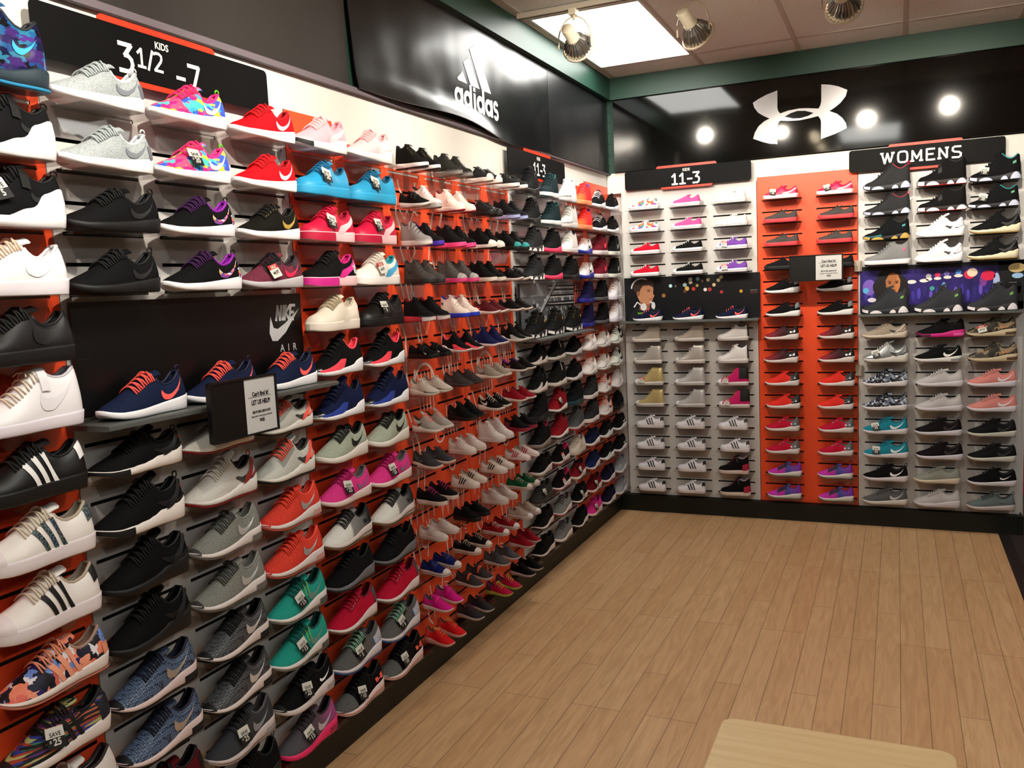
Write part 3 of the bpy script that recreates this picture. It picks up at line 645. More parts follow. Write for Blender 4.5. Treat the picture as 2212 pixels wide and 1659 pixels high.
# ------------------------------------------------------------------ help signs in black holders
def help_sign(left, a, z, off, wd, ht, label, tilt=0, split=.5, arm=.05):
    r = empty('help_sign', (off, a, z) if left else (a, -off, z), LROT if left else 0); tag(r, label, 'sign', 'black framed help signs')
    r.rotation_euler = (tilt, 0, LROT if left else 0)
    hb = mat('#121213', .4); q = MB()
    f = Flat(); f.pol(roundrect(-wd/2, -ht/2, wd/2, ht/2, .008), hb, 0, .012); f.build('back_plate', r)
    fr = Flat(); t = .006
    for (x0, z0, x1, z1) in ((-wd/2,-ht/2,wd/2,-ht/2+t), (-wd/2,ht/2-t,wd/2,ht/2), (-wd/2,-ht/2+t,-wd/2+t,ht/2-t), (wd/2-t,-ht/2+t,wd/2,ht/2-t)):
        q.box((x0, -.004, z0), (x1, .0, z1), mat('#1c1c1d', .35))
    q.build('frame', r)
    x0 = -wd/2+split*wd; x1 = wd/2-t-.002; f = Flat(); f.rect(x0, -ht/2+t, x1, ht/2-t, mat('#c8c8c6', .6), 2); cx = (x0+x1)/2; k = (x1-x0)/.125; d = mat('#1a1a1a', .6)
    f.text("Can't find it?", cx, .026*k, .0165*k, d, 4, .0007, .82); f.rect(cx-.05*k, .0225*k, cx+.045*k, .0235*k, d, 4)
    f.text('LET US HELP!', cx, .002*k, .018*k, d, 4, .0008, .74)
    f.text('SEE STORE ASSOCIATE', cx, -.022*k, .0095*k, d, 4, .0004, .78); f.text("WE'LL SHIP TO YOUR LOCAL STORE FOR", cx, -.033*k, .0058*k, d, 4, .0002, .8)
    f.text('FREE', cx, -.047*k, .0125*k, d, 4, .0004, .8)
    o = f.build('paper_notice', r); o['label'] = 'white paper notice'
    q = MB(); q.box((-.03, .004, ht/2-.02), (-.01, arm, ht/2-.008), hb); q.build('hook', r)
help_sign(True, -4.103, 1.356, .195, .275, .168, 'black framed help notice hanging in front of the navy shoes', 0)
help_sign(False, 1.412, 1.690, .195, .322, .165, 'black framed help notice on the orange back panel', 0, .50, .193)

# ------------------------------------------------------------------ bench in front
q = MB(); wood = noise_mat('maple_veneer', '#c0a372', '#cdb184', 9, .4, .4, 0, (.25, 6, 1))
P = roundrect(1.458, -4.60, 2.015, -3.77, .035, 6); z = .48
vs = [(x, y, z) for x, y in P]+[(x, y, z-.026) for x, y in P]; n = len(P)
r = empty('bench', (1.737, -4.18, 0.0)); tag(r, 'light wood bench top with rounded corners at the bottom of the photo', 'bench')
q.add([(x-1.737, y+4.18, zz) for x, y, zz in vs], [tuple(range(n)), tuple(reversed(range(n, 2*n)))]+[(i, i+n, (i+1) % n+n, (i+1) % n) for i in range(n)], wood); q.build('seat', r)
for sx in (-1, 1):
    for sy in (-1, 1):
        q = MB(); q.tube([(sx*.215, sy*.35, .454), (sx*.23, sy*.365, .0)], .016, mat('#4a4540', .5), 10); q.build('leg', r)
q = MB(); q.box((-.235, -.37, .425), (.235, .37, .454), mat('#8a7450', .6)); q.build('apron', r)

# ------------------------------------------------------------------ track lights
def track(p0, p1, label):
    q = MB(); x0, y0 = p0; x1, y1 = p1; t = .018
    if abs(x1-x0) > abs(y1-y0): q.box((x0, y0-t, CEIL-.03), (x1, y0+t, CEIL-.005), mat('#cfc6b6', .5)); q.box((x0, y0-.006, CEIL-.0305), (x1, y0+.006, CEIL-.03), slotm)
    else: q.box((x0-t, y0, CEIL-.03), (x0+t, y1, CEIL-.005), mat('#cfc6b6', .5)); q.box((x0-.006, y0, CEIL-.0305), (x0+.006, y1, CEIL-.03), slotm)
    tag(q.build('light_track'), label, 'light track', 'lighting tracks on the ceiling')
track((.08, -1.70), (5.6, -1.70), 'white lighting track crossing the ceiling near the lit panel')
track((1.25, -8.4), (1.25, -2.0), 'white lighting track running along the left shoe wall')
bulbm = emit('#ffe9c4', 14.0, 'lamp_face'); bulbm.name = 'lamp_face'
def lamp(x, y, aim, label, watts=SPOT, size=70, zt=2.90, twist=.0):
    r = empty('track_spotlight', (x, y, CEIL-.03)); tag(r, label, 'track light', 'spotlights on the ceiling tracks')
    cream = mat('#e6dcc4', .4); silver = mat('#8f8d88', .3, .85, .5)
    d = (Vector(aim)-Vector((x, y, zt))); h = math.atan2(d.y, d.x); pitch = math.atan2(-d.z, math.hypot(d.x, d.y))
    q = MB(); q.box((-.018, -.03, -.03), (.018, .03, 0), cream); q.tube([(0, 0, -.03), (0, 0, -.05)], .009, cream, 8); q.build('adapter', r)
    zb = zt-(CEIL-.03); q = MB(); u = Vector((-math.sin(h), math.cos(h), 0))
    pts = [u*(.088*math.sin(a))+Vector((0, 0, zb+.0+ (.115*math.cos(a) if abs(a) < PI/2 else .0))) for a in [(-PI/2)+PI*k/14 for k in range(15)]]
    pts = [pts[0]+Vector((0, 0, -.03))]+pts+[pts[-1]+Vector((0, 0, -.03))]
    q.tube(pts, .0045, cream, 6); q.build('yoke', r, True)
    hd = empty('lamp_head'); hd.parent = r; hd.scale = (1.12,)*3; hd.location = (0, 0, zb-.005); hd.rotation_euler = Euler((0, PI/2+pitch, h), 'XYZ')
    q = MB(); q.lathe([(.0, -.10), (.024, -.10), (.027, -.096), (.027, -.03), (.031, -.028), (.031, -.02), (.012, -.018)], cream, n=20); q.build('socket', hd, True)
    q = MB(); q.lathe([(.020, -.03), (.034, -.018), (.052, .004), (.064, .028), (.069, .045)], silver, n=48, rib=.10, twist=.10); q.build('reflector', hd)
    q = MB(); q.lathe([(.069, .043), (.075, .043), (.075, .053), (.069, .053)], cream, n=28); q.build('rim', hd, True)
    q = MB(); q.lathe([(0, .040), (.03, .042), (.052, .041)], bulbm, n=28); q.build('lamp_face', hd, True)
    dd = d.normalized(); spot(Vector((x, y, zt))+dd*.065, aim, watts, size)
lamp(.385, -1.70, (.45, 0, 2.26), 'cream spotlight with ribbed silver reflector in front of the lit ceiling panel', zt=2.885)
lamp(.985, -1.70, (1.5, -.3, 1.9), 'cream spotlight with ribbed silver reflector right of the lit ceiling panel', zt=2.855)
lamp(1.655, -1.70, (1.75, 0, 2.26), 'cream spotlight cut by the top edge above the crossed-arc logo', zt=2.87)
lamp(2.24, -1.70, (2.35, 0, 2.26), 'cream spotlight barely showing at the top right edge')
for k, (y, ay) in enumerate([(-2.45, -1.3), (-3.05, -2.35), (-3.85, -3.35), (-4.75, -4.3), (-5.65, -5.1)]):
    lamp(1.25, y, (0, ay, 2.25), 'spotlight on the track aimed at the left shoe wall', SPOT*1.0, 76, 2.88)
# ------------------------------------------------------------------ shoe builder
def pchip(tab):
    xs = [a for a, _ in tab]; ys = [b for _, b in tab]; n = len(xs)
    d = [(ys[i+1]-ys[i])/(xs[i+1]-xs[i]) for i in range(n-1)]
    m = [d[0]]+[0 if d[i-1]*d[i] <= 0 else 2*d[i-1]*d[i]/(d[i-1]+d[i]) for i in range(1, n-1)]+[d[-1]]
    def f(x):
        x = min(max(x, xs[0]), xs[-1]); i = 0
        while i < n-2 and x > xs[i+1]: i += 1
        h = xs[i+1]-xs[i]; t = (x-xs[i])/h
        return ((2*t**3-3*t*t+1)*ys[i]+(t**3-2*t*t+t)*h*m[i]+(-2*t**3+3*t*t)*ys[i+1]+(t**3-t*t)*h*m[i+1])
    return f
# profiles are fractions of the shoe length, u runs from heel (0) to toe (1)
WID = [(0, .0), (.008, .038), (.03, .077), (.08, .108), (.18, .122), (.35, .118), (.5, .135), (.65, .160), (.75, .165), (.85, .150), (.92, .122), (.97, .080), (.992, .04), (1, 0)]
STY = {
 'run': dict(h=[(0,.305),(.05,.325),(.10,.295),(.18,.245),(.28,.225),(.36,.265),(.42,.320),(.50,.305),(.60,.250),(.72,.190),(.84,.145),(.93,.118),(1,.095)],
             z1=[(0,.125),(.1,.115),(.3,.092),(.5,.074),(.7,.062),(.85,.060),(.95,.074),(1,.092)], z0=[(0,.034),(.03,.010),(.09,0),(.70,0),(.84,.008),(.94,.030),(1,.062)], flare=1.04, neck=.50, ton=.045),
 'max': dict(h=[(0,.345),(.05,.365),(.10,.335),(.18,.275),(.28,.255),(.36,.300),(.42,.350),(.50,.320),(.60,.265),(.72,.205),(.84,.160),(.93,.130),(1,.11)],
             z1=[(0,.155),(.1,.145),(.26,.130),(.38,.100),(.5,.080),(.7,.070),(.85,.068),(.95,.085),(1,.105)], z0=[(0,.034),(.03,.010),(.09,0),(.70,0),(.84,.010),(.94,.032),(1,.064)], flare=1.06, neck=.50, ton=.04),
 'cup': dict(h=[(0,.335),(.05,.350),(.10,.315),(.18,.270),(.28,.255),(.36,.300),(.42,.360),(.50,.345),(.60,.290),(.72,.225),(.82,.195),(.92,.175),(.97,.15),(1,.12)],
             z1=[(0,.112),(.3,.105),(.6,.098),(.85,.096),(1,.104)], z0=[(0,.006),(.05,0),(.80,0),(.93,.010),(1,.026)], flare=1.0, neck=.50, ton=.05, wide=1.06),
 'mid': dict(h=[(0,.50),(.05,.515),(.12,.47),(.20,.44),(.29,.45),(.36,.50),(.42,.50),(.50,.42),(.60,.32),(.72,.24),(.82,.20),(.92,.178),(.97,.15),(1,.12)],
             z1=[(0,.118),(.3,.108),(.6,.098),(.85,.096),(1,.104)], z0=[(0,.006),(.05,0),(.80,0),(.93,.010),(1,.026)], flare=1.0, neck=.54, ton=.05, wide=1.06),
 'lo':  dict(h=[(0,.27),(.05,.285),(.10,.265),(.18,.225),(.28,.20),(.36,.235),(.42,.295),(.50,.28),(.60,.235),(.72,.195),(.82,.170),(.92,.150),(.97,.13),(1,.11)],
             z1=[(0,.105),(.3,.10),(.6,.092),(.85,.092),(1,.105)], z0=[(0,.004),(.05,0),(.78,0),(.92,.010),(1,.03)], flare=1.0, neck=.50, ton=.04, wide=1.0),
 'hi':  dict(h=[(0,.50),(.05,.51),(.12,.505),(.22,.50),(.30,.50),(.36,.515),(.42,.45),(.50,.36),(.60,.27),(.72,.205),(.82,.175),(.92,.152),(.97,.13),(1,.11)],
             z1=[(0,.105),(.3,.10),(.6,.092),(.85,.092),(1,.105)], z0=[(0,.004),(.05,0),(.78,0),(.92,.010),(1,.03)], flare=1.0, neck=.60, ton=.03, wide=1.0),
 'high': dict(h=[(0,.47),(.05,.485),(.12,.44),(.20,.405),(.29,.43),(.36,.50),(.42,.52),(.50,.43),(.60,.33),(.72,.235),(.82,.180),(.92,.150),(.97,.13),(1,.11)],
             z1=[(0,.135),(.12,.150),(.25,.125),(.4,.095),(.6,.085),(.85,.082),(1,.11)], z0=[(0,.010),(.06,0),(.75,0),(.88,.012),(1,.05)], flare=1.05, neck=.54, ton=.06, wide=1.04),
 'hua': dict(h=[(0,.345),(.05,.35),(.10,.32),(.18,.275),(.28,.26),(.36,.33),(.42,.385),(.50,.355),(.60,.285),(.72,.215),(.84,.165),(.93,.135),(1,.11)],
             z1=[(0,.165),(.08,.17),(.16,.135),(.22,.150),(.30,.115),(.36,.122),(.45,.09),(.6,.078),(.85,.070),(1,.095)], z0=[(0,.034),(.03,.010),(.09,0),(.72,0),(.86,.010),(1,.055)], flare=1.07, neck=.5, ton=.085),
 'sock': dict(h=[(0,.42),(.04,.43),(.10,.35),(.18,.30),(.28,.32),(.36,.41),(.42,.44),(.50,.38),(.60,.29),(.72,.205),(.84,.155),(.93,.13),(1,.105)],
             z1=[(0,.175),(.10,.170),(.20,.150),(.28,.095),(.4,.078),(.6,.068),(.85,.062),(1,.085)], z0=[(0,.034),(.03,.010),(.09,0),(.72,0),(.86,.010),(1,.055)], flare=1.06, neck=.5, ton=.09),
}
def cosspace(n):
    return [.5-.5*math.cos(PI*(i/n)) for i in range(n+1)]
US = sorted(set([0, .006, .016, .03, .05, .08, .12, .17, .22, .27, .32, .36, .385, .40, .43, .47, .52, .57, .62, .67, .72, .77, .82, .86, .90, .935, .96, .978, .99, .997, 1]))
class Shoe:
    COL0, COL1 = .045, .392
    def __init__(s, sty, L):
        T = STY[sty]; s.L = L; s.sty = sty; s.T = T
        s.h = pchip(T['h']); s.z1 = pchip(T['z1']); s.z0 = pchip(T['z0']); s.wd = pchip(WID); s.wk = T.get('wide', 1)
        s.neck = T['neck']
    def cen(s, u): return .018*max(0, (u-.45)/.55)**1.5 if u > .45 else 0     # toe swings inwards
    def X(s, u, t=0):
        x = .5-u
        if u < .2: x -= .035*(1-u/.2)*(t**1.6)*(1 if s.h(0) < .4 else .7)
        if u > .93: x += .02*((u-.93)/.07)*t
        if u < .12: x -= .012*(1-u/.12)
        return x*s.L
    def r(s, u):     # how wide the top is relative to the base
        if u < .40: return s.neck*(.9+.1*min(1, u/.1))
        if u < .6: return s.neck+(.42-s.neck)*(u-.4)/.2
        return .42
    def S(s, u, q):
        """q 0..1 from the outer welt over the top to the inner welt (closed dome)"""
        sg = -1 if q < .5 else 1; a = min(q, 1-q)*2
        w = s.wd(u)*s.wk*.955; h = s.h(u); z1 = s.z1(u)-.012; rr = s.r(u)
        if a <= .72:
            t = a/.72; p = 2.1
            bul = 1+.035*math.sin(PI*min(1, t*1.6))
            y = w*bul*((1-rr)*(1-t**p)**.75+rr) if t < 1 else w*rr
            z = z1+(h-z1)*t
        else:
            k = (a-.72)/.28; t = 1; y = w*rr*(1-k); z = h+.012*math.sin(k*PI/2)*(w/.12)
        return Vector((s.X(u, min(1, t)), s.L*(sg*y+s.cen(u)), s.L*z))
    def P(s, u, t, side, off=.0):
        """point on the side wall, t 0..1 from the welt to the rim, pushed outwards"""
        q = min(t, 1)*.36; q = q if side < 0 else 1-q
        p = s.S(u, q)
        if off:
            du = s.S(min(1, u+.01), q)-s.S(max(0, u-.01), q); qq = .01 if side < 0 else -.01
            dq = s.S(u, min(1, max(0, q+qq)))-p; n = du.cross(dq)
            if n.length > 1e-12:
                n.normalize()
                if n.y*side < 0: n = -n
                p = p+n*off*s.L
        return p
    def top(s, u, q, off):
        p = s.S(u, q); du = s.S(min(1, u+.01), q)-s.S(max(0, u-.01), q); dq = s.S(u, min(1, q+.01))-s.S(u, max(0, q-.01))
        n = dq.cross(du)
        if n.length > 1e-12:
            n.normalize()
            if n.z < 0 and abs(n.z) > .3: n = -n
            if abs(n.z) <= .3 and (p.y*n.y) < 0: n = -n
        return p+n*off*s.L
    # --- parts
    def upper(s, m):
        q = MB(); rows = []; L = s.L
        qs = [0, .04, .09, .15, .21, .27, .32, .36]
        for u in US:
            col = s.COL0 < u < s.COL1
            side = [s.S(u, x) for x in qs]
            if col:
                rim = side[-1]; ins = [Vector((rim.x, rim.y*.93, rim.z+.006*L)), Vector((rim.x, rim.y*.84, rim.z+.002*L)), Vector((rim.x, rim.y*.80, rim.z-.02*L))]
            else: ins = [s.S(u, .385), s.S(u, .42), s.S(u, .46)]
            half = side+ins
            oth = [Vector((p.x, 2*s.cen(u)*L-p.y, p.z)) for p in reversed(half)]
            if col: rows.append((half, oth, True))
            else: rows.append((half+[s.S(u, .5)], oth, False))
        n = len(rows[0][0])
        q.grid([list(reversed(r[0][:11])) for r in rows], m); q.grid([list(reversed(r[1])) for r in rows], m)
        for i in range(len(rows)-1):
            a, b = rows[i], rows[i+1]
            if not a[2] and not b[2]:
                q.add([a[0][10], a[0][11], a[1][0], b[0][10], b[0][11], b[1][0]], [(0, 3, 4, 1), (1, 4, 5, 2)], m)
        return q
    def lining(s, m):
        q = MB(); L = s.L; rows = []
        us = [u for u in US if s.COL0 < u < s.COL1]
        for u in us:
            rim = s.S(u, .36); c = s.cen(u)*L; zi = (s.z1(u)+.03)*L
            a = [Vector((rim.x, rim.y*.80, rim.z-.015*L)), Vector((rim.x, rim.y*.86, (rim.z+zi)/2)), Vector((rim.x, rim.y*.9, zi))]
            rows.append(a+[Vector((rim.x, 0, zi-.003*L))]+[Vector((p.x, -p.y, p.z)) for p in reversed(a)])
        q.grid(rows, m)
        for r in (rows[0], rows[-1]): q.add(r, [tuple(range(len(r)))], m)
        # padded rim roll
        for sg in (-1, 1):
            pts = [Vector((s.S(u, .36).x, sg*abs(s.S(u, .36).y)*.87, s.S(u, .36).z+.004*L)) for u in us]
            q.tube(pts, .014*L, m, 7)
        b = s.S(us[0], .36); q.tube([Vector((b.x, sg*abs(b.y)*.87, b.z+.004*L)) for sg in (-1, -.5, 0, .5, 1)], .014*L, m, 7)
        return q
    def sole(s, m, out=0, m2=None, wave=0):
        q = MB(); L = s.L; rows = []; fl = s.T['flare']; k = s.wk
        for u in US:
            w = s.wd(u)*k; a, b = s.z0(u)+out, s.z1(u); c = s.cen(u); X = .5-u
            if u > .9: X -= 0
            if wave: b += wave*math.sin(u*44)*(1-u)
            e = (u-.5); ex = X*(1.0)
            ring = [(.86, b+.004), (.985, b+.006), (fl*.995, b-.012), (fl, (a*.5+b*.5)), (fl*.975, a+.010), (.93, a), (.0, a)]
            hk = max(0, 1-u/.10); half = [Vector(((ex+hk*(.022*((z-a)/(b-a+1e-6))-.020))*L, L*(-w*y+c), L*z)) for y, z in ring]
            oth = [Vector((p.x, 2*c*L-p.y, p.z)) for p in reversed(half[:-1])]
            rows.append(half+oth)
        q.grid(rows, m); return q
    def outsole(s, m, th=.018):
        q = MB(); L = s.L; rows = []; fl = s.T['flare']; k = s.wk
        for u in US:
            w = s.wd(u)*k; a = s.z0(u); c = s.cen(u); X = (.5-u)*L
            half = [Vector((X, L*(-w*y+c), L*z)) for y, z in ((fl*.985, a+th+.003), (fl*.985, a+th*.5), (.94, a), (0, a))]
            rows.append(half+[Vector((p.x, 2*c*L-p.y, p.z)) for p in reversed(half[:-1])])
        q.grid(rows, m); return q
    def sole_strip(s, q, u0, u1, v0, v1, m, n=10, sides=(-1, 1), taper=0, off=.004):
        """band on the side of the sole; v 0 bottom .. 1 top"""
        for sd in sides:
            rows = []
            for i in range(n+1):
                t = i/n; u = u0+(u1-u0)*t; a, b = s.z0(u), s.z1(u)
                kk = math.sin(PI*t)**.6 if taper else 1
                lo, hi = v0, v0+(v1-v0)*kk
                row = []
                for j in range(4):
                    v = lo+(hi-lo)*j/3; z = a+(b-a)*v; w = s.wd(u)*s.wk*(s.T['flare']*(1-.03*abs(v-.5)*2))+off
                    row.append(Vector(((.5-u)*s.L, s.L*(sd*w+s.cen(u)), s.L*z)))
                rows.append(row if sd > 0 else list(reversed(row)))
            q.grid(rows, m)
    def toe_band(s, q, u0, v0, v1, m, off=.004):
        rows = []
        us = [u for u in US if u >= u0 and u < 1]; us = [u0]+[u for u in us if u > u0+.004]
        path = [(u, -1) for u in us]+[(1, 0)]+[(u, 1) for u in reversed(us)]
        for u, sd in path:
            row = []
            for j in range(4):
                v = v0+(v1-v0)*j/3; uu = min(u, 1); a, b = s.z0(uu), s.z1(uu); z = a+(b-a)*v; w = s.wd(uu)*s.wk*s.T['flare']*(1-.03*abs(v-.5)*2)+off
                row.append(Vector(((.5-uu)*s.L-(off*s.L*max(0, (u-.9)/.1)), s.L*((sd*w if sd else 0)+s.cen(uu)), s.L*z)))
            rows.append(row)
        q.grid(rows, m)
    def patch(s, q, quad, m, side, off=.006, n=8, k=5):
        """quad = four (u,t) corners: a,b along one edge, d,c along the other"""
        a, b, c, d = quad; rows = []
        for i in range(n+1):
            f = i/n; row = []
            for j in range(k+1):
                g = j/k; u = (a[0]*(1-f)+b[0]*f)*(1-g)+(d[0]*(1-f)+c[0]*f)*g; t = (a[1]*(1-f)+b[1]*f)*(1-g)+(d[1]*(1-f)+c[1]*f)*g
                row.append(s.P(u, t, side, off))
            rows.append(row)
        q.grid(rows, m)
    def ribbon(s, q, lo, hi, m, side, off=.007, n=14):
        """decal between two (u,t) polylines"""
        def at(pl, f):
            f *= len(pl)-1; i = min(int(f), len(pl)-2); g = f-i
            return (pl[i][0]*(1-g)+pl[i+1][0]*g, pl[i][1]*(1-g)+pl[i+1][1]*g)
        rows = []
        for i in range(n+1):
            a = at(lo, i/n); b = at(hi, i/n)
            rows.append([s.P(a[0]*(1-g)+b[0]*g, a[1]*(1-g)+b[1]*g, side, off) for g in (0, .5, 1)])
        q.grid(rows, m)
    def cap(s, q, u0, m, off=.006, u1=1.0, slant=0):
        rows = []
        us = [u0]+[u for u in US if u0+.004 < u < u1]+[u1]
        for u in us:
            rows.append([s.top(min(1, u-slant*abs(x/12-.5)*(u1-u)/(u1-u0+1e-6)), x/12, off) for x in range(13)])
        q.grid([list(reversed(r)) for r in rows], m)
SWL = [(.375,.56),(.395,.34),(.365,.15),(.30,.12),(.205,.36),(.07,.84)]
SWH = [(.375,.56),(.352,.46),(.315,.41),(.262,.44),(.18,.60),(.07,.84)]
def smooth_pl(pl, n=14):
    fx = pchip([(i, p[0]) for i, p in enumerate(pl)]); fy = pchip([(i, p[1]) for i, p in enumerate(pl)])
    return [(fx(i*(len(pl)-1)/n), fy(i*(len(pl)-1)/n)) for i in range(n+1)]
SWL = smooth_pl([(u, t*.93+.07) for u, t in SWL]); SWH = smooth_pl([(u, t*.93+.07) for u, t in SWH])
DESIGN = {}
PARTS = {}
def D(key, sty, L, up, sole, desc, **o): DESIGN[key] = (sty, L, up, sole, desc, o)
def make_parts(key, small):
    """list of (part name, mesh, label) of one design, built once"""
    if (key, small) in PARTS: return PARTS[(key, small)]
    sty, L, up, sole, desc, o = DESIGN[key]; s = Shoe(sty, L); out = []
    def put(name, q, lab=None, smooth=True):
        me = bpy.data.meshes.new(name); me.from_pydata(q.v, [], q.f)
        for m in q.mats: me.materials.append(m)
        me.polygons.foreach_set('material_index', q.m)
        if smooth: me.polygons.foreach_set('use_smooth', [True]*len(q.f))
        me.update(); out.append((name, me, lab))
    um = M_(up, True); sm = M_('p:'+sole) if ':' not in sole else M_(sole)
    put('upper', s.upper(um))
    op = o.get('out')
    put('midsole', s.sole(sm, .018 if op else 0, None, o.get('wave', 0)), None)
    if op: put('outsole', s.outsole(M_('p:'+op)))
    put('collar_lining', s.lining(M_('p:'+o.get('lin', up.split(':')[-1] if '#' in up else '#2a2a2c'))))
    # tongue
    tm = M_(o['ton'], True) if 'ton' in o else um
    q = MB(); tl = s.T['ton']*o.get('tonk', 1); rows = []
    for i in range(7):
        f = i/6; u = .50-.125*f; zz = s.h(min(.44, u) if u < .44 else u)+.012; zt = (max(s.h(.44), s.h(.42))+tl)
        z = zz*(1-f)+zt*f; wv = (.060+.012*math.sin(f*3))*s.wk*(1 if f < .95 else .75)
        x = (.5-u+.03*f)*L
        rows.append([Vector((x+.010*L*(abs(k/6-.5)*2)**2, L*wv*(k/6*2-1)+s.cen(u)*L, L*(z-.03*(abs(k/6-.5)*2)**2))) for k in range(7)])
    back = [[Vector((p.x+.022*L, p.y*.92, p.z-.004*L)) for p in r] for r in rows]
    q.grid([list(reversed(r)) for r in rows], tm); q.grid(back, tm); q.grid([rows[-1], back[-1]], tm)
    q.grid([[r[0] for r in rows], [r[0] for r in back]], tm); q.grid([[r[-1] for r in back], [r[-1] for r in rows]], tm)
    put('tongue', q)
    # laces or strap
    la = o.get('lace', o.get('lin', '#303030') if 0 else (up.split(':')[-1] if '#' in up else '#1a1a1c'))
    if not o.get('strap') == 'only':
        lm = mat(la, .8); q = MB(); nr = 5 if not small else 4; hi = sty in ('hi', 'high', 'mid')
        for k in range(nr):
            u = .455+.20*k/(nr-1) if not hi else .44+.22*k/(nr-1)
            for sg in (0, 1):
                pts = []
                for j in range(7):
                    f = j/6; a = .30+.40*f; uu = u+(.028*(f-.5) if sg == 0 else -.028*(f-.5))
                    p = s.top(uu, a, .012+.012*math.sin(PI*f)); pts.append(p)
                q.tube(pts, .0078*L, lm, 5)
                if small: break
        b = s.top(.45, .5, .035)
        for sg in (-1, 1):
            lp = [b+Vector((-.03*L*t, sg*L*(.008+.070*t), L*(.016*math.sin(t*PI)-.030*t-.008))) for t in [i/7 for i in range(8)]]
            q.tube(lp, .0075*L, lm, 5)
        put('laces', q, None)
    if o.get('strap'):
        q = MB(); c = M_(o.get('strapc', up)); hh = sty in ('mid', 'high')
        for u0 in ((.36, ) if hh else (.46, .56)) if o['strap'] != 'fore' else (.50,):
            w_ = .075 if not small else .06
            if hh and o['strap'] != 'fore':
                rows = [[s.top(u0+w_*g-.02, .22+.56*f/12, .016) for g in (0, .5, 1)] for f in range(13)]
            else: rows = [[s.top(u0+w_*g, .18+.64*f/12, .016) for g in (0, .5, 1)] for f in range(13)]
            q.grid(rows, c)
            q.grid([[r[0], r[0]-Vector((0, 0, .012*L))] for r in rows], c); q.grid([[r[2], r[2]-Vector((0, 0, .012*L))] for r in rows], c)
        put('strap', q)
    # side logo
    lg = o.get('logo')
    if lg:
        k, _, c = lg.partition(':'); c = c if ':' in c else 'p:'+c; lm = M_(c); nm = 'side_logo'
        for sd in ((-1, 1) if key[0] == 't' else (-1,)):
            q = MB()
            if k == 'sw':
                sh = o.get('lsh', .05 if sty in ('max', 'cup', 'mid') else 0); q_lo = [(u+sh, t) for u, t in SWL]; q_hi = [(u+sh, t) for u, t in SWH]; s.ribbon(q, q_lo, q_hi, lm, sd)
            elif k == 'sws':
                s.ribbon(q, [(.12+(u-.07)*.7, .25+t*.55) for u, t in SWL], [(.12+(u-.07)*.7, .25+t*.55) for u, t in SWH], lm, sd)
            elif k == 'swf':   # small tick near the toe
                s.ribbon(q, [(.62+(u-.07)*.35, .1+t*.5) for u, t in SWL], [(.62+(u-.07)*.35, .1+t*.5) for u, t in SWH], lm, sd)
            elif k == 'st':
                nm = 'side_stripe'
                for i in range(3):
                    tu, bu = .60-.082*i, .515-.082*i; s.patch(q, [(tu+.02, .86), (tu-.022, .86), (bu-.022, .06), (bu+.02, .06)], lm, sd, .006, 2, 6)
            elif k == 'ua':
                for (a, b, t0, t1) in ((.10, .155, .30, .62), (.205, .26, .36, .68)):
                    s.patch(q, [(a, t0), (b, t0+.03), (b, t1+.03), (a, t1)], lm, sd, .006, 3, 3)
                s.patch(q, [(.15, .43), (.21, .46), (.21, .53), (.15, .50)], lm, sd, .006, 3, 2)
            elif k == 'fs':
                s.ribbon(q, [(.03,.62),(.12,.55),(.24,.34),(.33,.06),(.37,.02)], [(.03,.86),(.14,.80),(.28,.66),(.40,.34),(.50,.02)], lm, sd)
            elif k == 'oval':
                s.patch(q, [(.10, .58), (.17, .58), (.17, .74), (.10, .74)], lm, sd, .008, 3, 3)
            put(nm, q, None)
    if o.get('toe'):
        q = MB(); s.cap(q, o.get('toeu', .86), M_(o['toe'])); put('toe_cap', q)
    if o.get('mud'):      # guard wrapping the front above the sole
        q = MB(); m = M_(o['mud'])
        rows = []; us = [.60]+[u for u in US if u > .61]
        for sd in (-1, 1): q.grid([[s.P(u, t, sd, .006) for t in (0, .12, .24+.10*max(0, (u-.8)/.2))] for u in us], m)
        put('toe_guard', q)
    if o.get('heel'):
        q = MB(); m = M_(o['heel']); t0, t1 = o.get('ht', (.55, 1)); hu = o.get('hu', .11)
        rows = []
        us = [hu]+[u for u in reversed(US) if u < hu-.004]
        path = [(u, -1) for u in us]+[(u, 1) for u in reversed(us[:-1])]
        for u, sd in path: rows.append([s.P(u, t0+(t1-t0)*j/4, sd, .007) for j in range(5)])
        q.grid([list(reversed(r)) for r in rows], m); put('heel_tab', q)
    if o.get('hstrap'):
        q = MB(); m = mat('#3a3936', .8) if o['hstrap'] != up and not o['hstrap'].endswith(('111112', '131314', '151414')) else mat(o['hstrap'].split(':')[-1], .5)
        for sd in (-1, 1): s.ribbon(q, [(.12,.20),(.2,.14),(.30,.20),(.40,.34)], [(.12,.24),(.18,.46),(.28,.54),(.40,.40)], m, sd, .006, 10)
        put('mesh_window', q)
        q = MB(); m = M_(o['hstrap'])
        for sd in (-1, 1):
            s.ribbon(q, [(.22,.06),(.19,.3),(.10,.62),(.03,.9)], [(.31,.10),(.27,.38),(.17,.72),(.07,.97)], m, sd, .018, 10)
            s.ribbon(q, [(.19,.28),(.14,.22),(.06,.22)], [(.24,.44),(.15,.36),(.06,.36)], m, sd, .014, 6)
        put('heel_strap', q)
    if o.get('cage'):
        q = MB(); m = M_(o['cage'])
        for sd in (-1, 1):
            s.ribbon(q, [(.50,.1),(.60,.04),(.75,.04),(.93,.05)], [(.44,.34),(.56,.50),(.74,.46),(.93,.34)], m, sd, .010, 12)
        put('side_cage', q)
